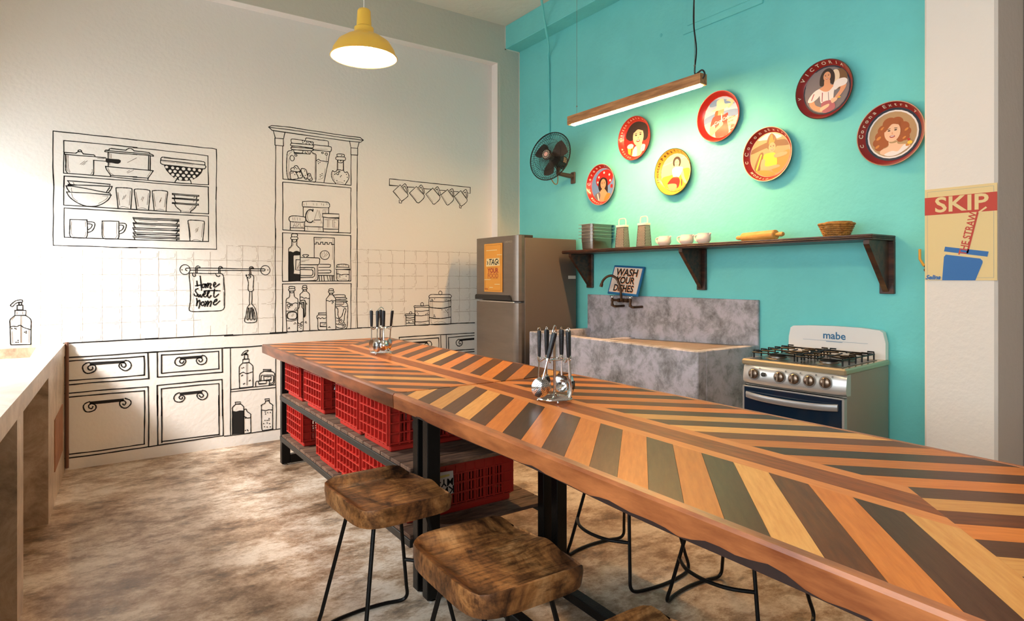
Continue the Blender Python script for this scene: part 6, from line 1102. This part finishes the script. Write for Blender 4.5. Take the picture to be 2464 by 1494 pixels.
# gas valve lever
gv = thing('gas_valve', 'small yellow gas valve lever on teal wall beside poster', 'valve', (XT-0.01, 1.535, 1.46))
b = MB(); b.tube([(3.80, 1.545, 1.555), (3.80, 1.545, 1.50), (3.80, 1.525, 1.465), (3.80, 1.50, 1.455)], 0.007, 8); b.build('lever', mat('valve_yellow', '#E8A21C', 0.4), gv, True)
b = MB(); b.tube([(XT, 1.51, 1.44), (3.79, 1.51, 1.44)], 0.012, 10); b.sphere((3.80, 1.515, 1.46), 0.010, 8, 6); b.build('valve_body', brass, gv, True)

# ================================================================ things on the shelf
def gn_pan(z, full):
    t = thing('steel_pan', 'x', 'pan', (3.708, 4.065, z), group='nested steel pans on the shelf')
    L, W, H = 0.265, 0.168, 0.100
    def rr(sx, sy, r, n=5):
        pts = []
        for (qx, qy, a0) in ((1, 1, 0), (-1, 1, PI/2), (-1, -1, PI), (1, -1, 1.5*PI)):
            for k in range(n):
                a = a0+PI/2*k/(n-1); pts.append((qx*(sx/2-r)+r*math.cos(a), qy*(sy/2-r)+r*math.sin(a)))
        return pts
    b = MB(); rings = [(0.84, 0.82, 0.0, 0.018), (0.875, 0.86, 0.012, 0.024), (0.90, 0.89, 0.062, 0.026), (0.925, 0.905, 0.064, 0.026), (0.925, 0.905, H-0.006, 0.026), (0.93, 0.91, H, 0.026)]
    vs = []; n = 20
    for (a, c, zz, r) in rings: vs += [(x, y, zz) for x, y in rr(L*a, W*c, r)]
    fs = [[i*n+k, i*n+(k+1) % n, (i+1)*n+(k+1) % n, (i+1)*n+k] for i in range(len(rings)-1) for k in range(n)]+[list(range(n))[::-1]]
    inner = len(vs)
    for (a, c, zz, r) in ((0.92, 0.90, H-0.001, 0.026), (0.83, 0.81, 0.003, 0.018)): vs += [(x, y, zz) for x, y in rr(L*a, W*c, r)]
    fs += [[inner+k, inner+n+k, inner+n+(k+1) % n, inner+(k+1) % n] for k in range(n)]+[[inner+n+k for k in range(n)]]
    b.add(vs, fs); b.build('tub', brushed, t, 50, world=False)
    b = MB(); o = rr(L*1.06, W*1.13, 0.02); i_ = rr(L*0.92, W*0.90, 0.026); vs = [(x, y, H) for x, y in o]+[(x, y, H+0.001) for x, y in i_]+[(x, y, H-0.003) for x, y in o]+[(x, y, H-0.003) for x, y in i_]
    b.add(vs, [[k, (k+1) % n, n+(k+1) % n, n+k] for k in range(n)]+[[2*n+k, 2*n+(k+1) % n, (k+1) % n, k] for k in range(n)]+[[3*n+k, 3*n+(k+1) % n, 2*n+(k+1) % n, 2*n+k] for k in range(n)]); b.build('lip', mat('lip_steel', '#CFC7BF', 0.22, 1.0), t, world=False)
    return t
p0 = gn_pan(SZ+0.001, True); p0['label'] = 'bottom steel pan of the nested stack on the shelf'
for i, nm in enumerate(('second steel pan from the bottom of the nested stack', 'middle steel pan of the nested stack', 'fourth steel pan from the bottom of the nested stack', 'topmost steel pan of the nested stack')):
    o = copy_tree(p0); o.location.z = SZ+0.001+0.0295*(i+1); o['label'] = nm
def grater(y, x, label, rot):
    t = thing('box_grater', label, 'grater', (x, y, SZ+0.001), rot, group='box graters on the shelf')
    wb, wt, db, dt, h = 0.100, 0.082, 0.075, 0.052, 0.178
    b = MB(); vs = [(-db/2, -wb/2, 0), (db/2, -wb/2, 0), (db/2, wb/2, 0), (-db/2, wb/2, 0), (-dt/2, -wt/2, h), (dt/2, -wt/2, h), (dt/2, wt/2, h), (-dt/2, wt/2, h)]
    b.add(vs, [(4, 5, 6, 7), (0, 1, 5, 4), (1, 2, 6, 5), (2, 3, 7, 6), (3, 0, 4, 7)]); b.build('blade_body', mat('grater_steel', '#7C756E', 0.4, 0.9), t, world=False)
    b = MB()
    for r in range(15):
        for c in range(7):
            z = 0.014+r*0.0105; q = z/h; wd = (wb+(wt-wb)*q)*0.84; y_ = -wd/2+wd*(c+(0.5 if r % 2 else 0.1))/7; xx = -(db+(dt-db)*q)/2
            b.add([(xx-0.0005, y_-0.004, z-0.003), (xx-0.0005, y_+0.004, z+0.002), (xx-0.006, y_, z+0.003), (xx-0.0005, y_-0.001, z+0.004)], [(0, 1, 2), (1, 3, 2), (3, 0, 2)])
    for r in range(13):
        for c in range(4):
            z = 0.016+r*0.012; q = z/h; wd = (db+(dt-db)*q)*0.8; x_ = -wd/2+wd*(c+(0.5 if r % 2 else 0.1))/4; yy = -(wb+(wt-wb)*q)/2
            b.add([(x_-0.004, yy-0.0005, z-0.003), (x_+0.004, yy-0.0005, z+0.002), (x_, yy-0.0045, z+0.002), (x_-0.001, yy-0.0005, z+0.004)], [(0, 1, 2), (1, 3, 2), (3, 0, 2)])
    g = b.build('grating_teeth', mat('tooth_steel', '#F0E6DA', 0.3, 0.5), t, world=False); g['kind'] = 'stuff'
    b = MB(); b.box((-dt/2-0.003, -wt/2-0.004, h-0.004), (dt/2+0.003, wt/2+0.004, h+0.014), 0.003); b.build('collar', ceramic, t, world=False)
    b = MB(); hh = h+0.014; w2 = wt/2-0.002; b.tube(catmull([(0, -w2, hh-0.004), (0, -w2, hh+0.035), (0, -w2+0.008, hh+0.050), (0, -w2+0.02, hh+0.054), (0, w2-0.02, hh+0.054), (0, w2-0.008, hh+0.050), (0, w2, hh+0.035), (0, w2, hh-0.004)], 4), 0.0042, 8); b.build('handle', ceramic, t, True, world=False)
grater(3.742, 3.700, 'steel box grater with cream handle touching the pan stack', 0.05)
grater(3.500, 3.700, 'steel box grater with cream handle nearest the small jugs', -0.03)
def creamer():
    t = thing('cream_jug', 'x', 'jug', group='cream ceramic jugs on the shelf')
    b = MB(); pr = [(0, 0.0), (0.030, 0.0), (0.036, 0.004), (0.050, 0.022), (0.052, 0.036), (0.046, 0.054), (0.040, 0.068), (0.040, 0.073), (0.037, 0.073), (0.036, 0.066), (0.044, 0.036), (0.034, 0.008), (0, 0.006)]
    b.lathe(pr, 28); b.v = [((x, y-(max(0, (z-0.035))/0.038)**1.6*0.026*max(0, (-y/0.05))**3*1.6 if y < 0 else y, z)) for x, y, z in b.v]
    b.build('body', ceramic, t, 60, world=False)
    b = MB(); b.tube(catmull([(0, 0.042, 0.060), (0, 0.062, 0.064), (0, 0.080, 0.056), (0, 0.080, 0.038), (0, 0.064, 0.022), (0, 0.047, 0.016)], 5), [0.006]*26, 8); b.build('handle', ceramic, t, True, world=False)
    b = MB(); b.tube(catmull([(0, -0.036, 0.050), (0, -0.050, 0.060), (0, -0.066, 0.071)], 5), [0.014-0.0009*i for i in range(11)], 10); b.build('spout', ceramic, t, True, world=False)
    return t
c0 = creamer()
for i, (x, y, a, lab) in enumerate(((3.67, 3.262, 0.0, 'cream ceramic jug standing alone next to the grater'), (3.69, 3.065, 0.05, 'cream ceramic jug in the middle, partly behind another'), (3.65, 2.880, -0.05, 'cream ceramic jug nearest the rolling pin'))):
    o = c0 if i == 0 else copy_tree(c0); o.location = (x, y, SZ+0.001); o.rotation_euler = (0, 0, a); o['label'] = lab
rp = thing('rolling_pin', 'pale wooden rolling pin lying on the shelf', 'rolling pin', (3.69, 2.46, SZ+0.001), 0.0)
pinm = mat('pin_wood', '#DDA558', 0.45, col2='#C48B42', vscale=6, stretch=(6, 1, 6))
RM = Matrix.Translation((3.69, 2.462, SZ+0.033)) @ Matrix.Rotation(-0.28, 4, 'Z') @ Matrix.Rotation(PI/2, 4, 'X')
b = MB(); b.lathe([(0, -0.155), (0.026, -0.155), (0.031, -0.150), (0.0315, 0.150), (0.026, 0.155), (0, 0.155)], 24, RM); b.build('roller', pinm, rp, 40)
for s in (-1, 1):
    b = MB(); b.lathe([(0.009, 0.155), (0.010, 0.165), (0.014, 0.185), (0.0155, 0.205), (0.012, 0.218), (0, 0.222)] if s > 0 else [(0, -0.222), (0.012, -0.218), (0.0155, -0.205), (0.014, -0.185), (0.010, -0.165), (0.009, -0.155)], 16, RM); b.build('handle', pinm, rp, 50)
wick = mat('wicker', '#C98C3E', 0.6, col2='#8A5A22', vscale=30, bump=0.2)
def basket(loc, sc, label):
    t = thing('wicker_basket', label, 'basket', loc, group='wicker baskets on the shelf')
    h = 0.066*sc; r0 = 0.066*sc; r1 = 0.094*sc; b = MB(); n = 48
    for i in range(7):
        q = i/6; r = r0+(r1-r0)*q; z = 0.004+h*q
        b.tube([((r+0.0025*(1 if (k//2+i) % 2 else -1))*math.cos(2*PI*k/n), (r+0.0025*(1 if (k//2+i) % 2 else -1))*math.sin(2*PI*k/n), z) for k in range(n)], 0.0048*sc, 6, True)
    b.build('weave', wick, t, True, world=False)
    b = MB()
    for k in range(24):
        a = 2*PI*k/24; b.tube([((r0)*math.cos(a), (r0)*math.sin(a), 0.002), (r1*math.cos(a), r1*math.sin(a), h+0.006)], 0.003*sc, 5)
    b.build('stakes', wick, t, True, world=False)
    b = MB(); b.tube([((r1+0.002)*math.cos(2*PI*k/40), (r1+0.002)*math.sin(2*PI*k/40), h+0.008) for k in range(40)], 0.0062*sc, 8, True); b.build('rim', wick, t, True, world=False)
    b = MB(); b.lathe([(0, 0), (r0, 0), (r0, 0.004), (0, 0.004)], 24); b.build('base', wick, t, world=False)
    return t
basket((3.685, 1.945, SZ+0.001), 1.0, 'round wicker basket on the right end of the shelf')
basket((3.70, 1.94, SZ+0.030), 0.72, 'smaller wicker basket nested inside the larger one')

# ================================================================ utensil stands on the table
def stand(loc, rot, label):
    t = thing('utensil_stand', label, 'stand', loc, rot, group='utensil stands on the tables')
    b = MB(); R = 0.068; z = 0.012
    b.tube([(R*math.cos(2*PI*k/36), R*math.sin(2*PI*k/36), z) for k in range(36)], 0.003, 6, True)
    for i in range(-6, 7):
        d = i*0.0098; q = math.sqrt(max(0, R*R-d*d)); b.tube([(d, -q, z), (d, q, z)], 0.0012, 5)
    for i in range(-4, 5):
        d = i*0.014; q = math.sqrt(max(0, R*R-d*d)); b.tube([(-q, d, z-0.002), (q, d, z-0.002)], 0.0012, 5)
    b.build('wire_base', steel, t, True, world=False)
    for k in range(4):
        a = PI/2*k+0.5; b = MB(); b.sphere((R*math.cos(a), R*math.sin(a), 0.0052), 0.005, 10, 8); b.build('ball_foot', steel, t, True, world=False)
    b = MB()
    for s in (-1, 1): b.tube(catmull([(s*0.05, 0, z), (s*0.012, 0, 0.03), (s*0.010, 0, 0.15), (s*0.010, 0, 0.245), (s*0.021, 0, 0.268), (s*0.016, 0, 0.291), (0, 0, 0.301)], 5), 0.0028, 6)
    b.build('post', steel, t, True, world=False)
    b = MB(); b.tube([(0.042*math.cos(2*PI*k/28), 0.042*math.sin(2*PI*k/28), 0.168) for k in range(28)], 0.0024, 6, True)
    for k in range(6):
        a = 2*PI*k/6; c, d = math.cos(a), math.sin(a); b.tube(catmull([(0.042*c, 0.042*d, 0.168), (0.056*c, 0.056*d, 0.160), (0.066*c, 0.066*d, 0.163), (0.068*c, 0.068*d, 0.172)], 4), 0.0020, 6)
    b.tube([(-0.042, 0, 0.168), (0.042, 0, 0.168)], 0.002, 5); b.build('hook_ring', steel, t, True, world=False)
    return t
def utensil(kind, base, ang, label, lean=0.0, turn=0.0, dz=0.0, side=0.0):
    """hangs from a hook: handle up, head down"""
    r = 0.062; x = base[0]+r*math.cos(ang); y = base[1]+r*math.sin(ang); z = base[2]+0.168+dz
    t = thing(kind[1], label, kind[2], (x, y, z), tuple((Matrix.Rotation(side, 3, Vector((-0.63, -0.78, 0))) @ Matrix.Rotation(ang+turn, 3, 'Z') @ Matrix.Rotation(lean, 3, 'Y')).to_euler()), group='utensils hanging on the stands')
    b = MB(); b.lathe([(0, 0.004), (0.007, 0.004), (0.009, 0.02), (0.0118, 0.10), (0.0105, 0.112), (0, 0.114)], 10); b.v = [(x_*0.72, y_, z_) for x_, y_, z_ in b.v]; b.build('handle', black_plastic, t, 50, world=False)
    b = MB(); b.lathe([(0.0078, 0.0), (0.0078, 0.008), (0.006, 0.010)], 10); b.tube([(0, 0, 0.004), (0.001, 0, -0.03), (0.003, 0, -0.075)], [0.0045, 0.0032, 0.0042], 8); b.build('shaft', steel, t, True, world=False)
    k = kind[0]; b = MB()
    def dish(rx, rz, zc, dep, th=0.0012, n=20, rings=5):
        vs = []; fs = []
        for side in (0, 1):
            for i in range(rings+1):
                q = i/rings
                for j in range(n):
                    a = 2*PI*j/n; vs.append((dep*(1-q*q)*1.0+(th if side else 0), rx*q*math.cos(a), zc+rz*q*math.sin(a)))
        m = (rings+1)*n
        for i in range(rings):
            for j in range(n):
                j2 = (j+1) % n; fs.append([i*n+j, i*n+j2, (i+1)*n+j2, (i+1)*n+j]); fs.append([m+i*n+j, m+(i+1)*n+j, m+(i+1)*n+j2, m+i*n+j2])
        for j in range(n):
            j2 = (j+1) % n; fs.append([rings*n+j, rings*n+j2, m+rings*n+j2, m+rings*n+j])
        b.add(vs, fs)
    if k == 'skimmer': dish(0.036, 0.040, -0.108, 0.010)
    elif k == 'ladle': dish(0.034, 0.036, -0.108, 0.030)
    elif k == 'spoon': dish(0.026, 0.042, -0.110, 0.010)
    elif k == 'slotted': dish(0.028, 0.040, -0.108, 0.008)
    elif k == 'turner': b.prism([(-0.012, -0.07), (0.012, -0.07), (0.030, -0.10), (0.032, -0.15), (-0.032, -0.15), (-0.030, -0.10)], 0.0, 0.0015, frame((0.002, 0, 0), (0, 1, 0), (0, 0, 1)))
    elif k == 'fork':
        b.prism([(-0.004, -0.068), (0.004, -0.068), (0.018, -0.095), (0.017, -0.108), (-0.017, -0.108), (-0.018, -0.095)], 0, 0.0016, frame((0.002, 0, 0), (0, 1, 0), (0, 0, 1)))
        for i in (-1.5, -0.5, 0.5, 1.5): b.tube(catmull([(0.003, i*0.0098, -0.107), (-0.004, i*0.0098, -0.125), (-0.002, i*0.0095, -0.146)], 3), [0.0022]*5+[0.0016, 0.0008], 6)
    hd = b.build('head', steel, t, 40, world=False)
    if k in ('skimmer', 'slotted'):
        b = MB()
        if k == 'skimmer':
            for i in range(-4, 5):
                for j in range(-4, 5):
                    yy, zz = i*0.0068+(0.0034 if j % 2 else 0), j*0.0068
                    q2 = (yy/0.034)**2+(zz/0.038)**2
                    if q2 < 0.75:
                        for sgn in (-1, 1): b.sphere((0.010*(1-q2)+(0.0014 if sgn > 0 else -0.0002), yy, -0.108+zz), 0.0021, 6, 4, None, (0.25, 1, 1))
        else:
            for i in (-2, -1, 0, 1, 2):
                for sgn in (-1, 1): b.box((0.0075 if sgn > 0 else 0.0, i*0.0085-0.0018, -0.125), (0.0097 if sgn > 0 else 0.002, i*0.0085+0.0018, -0.092))
        b.build('perforations', black_metal, hd, world=False)
    b = MB(); b.tube([(0.006*math.cos(2*PI*k_/12), 0, 0.117+0.006*math.sin(2*PI*k_/12)) for k_ in range(12)], 0.0015, 5, True); b.build('hanging_loop', steel, t, True, world=False)
    return t
K = {'skimmer': ('skimmer', 'skimmer', 'skimmer'), 'ladle': ('ladle', 'ladle', 'ladle'), 'spoon': ('spoon', 'serving_spoon', 'spoon'), 'slotted': ('slotted', 'slotted_spoon', 'spoon'), 'turner': ('turner', 'spatula', 'spatula'), 'fork': ('fork', 'meat_fork', 'fork')}
n1 = (1.553, 1.950, TZ+0.001); stand(n1, 0.6, 'chrome wire utensil stand in the middle of the near table')
A = lambda d: math.radians(d)
utensil(K['skimmer'], n1, A(205), 'perforated skimmer with tilted handle on the near stand', -0.05, 0.45, 0.0, -0.25)
utensil(K['turner'], n1, A(148), 'broad spatula hanging straight at the mural side of the near stand', 0.0, 0.2)
utensil(K['spoon'], n1, A(292), 'solid serving spoon turned edge-on, near stand', -0.03, 0.9)
utensil(K['slotted'], n1, A(338), 'slotted spoon on the stove side of the near stand', -0.04, -0.9)
utensil(K['ladle'], n1, A(25), 'deep ladle at the back of the near stand', 0.0, 0.0)
utensil(K['fork'], n1, A(82), 'long fork at the sink side of the near stand', 0.02)
n2 = (1.585, 3.785, TZ+0.001); stand(n2, 0.2, 'chrome wire utensil stand on the far table by the mural')
utensil(K['fork'], n2, A(172), 'shiny meat fork hanging apart on the far stand', 0.03, 0.9)
utensil(K['slotted'], n2, A(225), 'slotted spoon leaning inward on the far stand', -0.10, 0.3)
utensil(K['ladle'], n2, A(262), 'round steel ladle facing front on the far stand', -0.02, -0.1)
utensil(K['spoon'], n2, A(325), 'serving spoon tilted outward on the far stand', 0.14, -0.6)
utensil(K['skimmer'], n2, A(70), 'skimmer at the back of the far stand', 0.02)
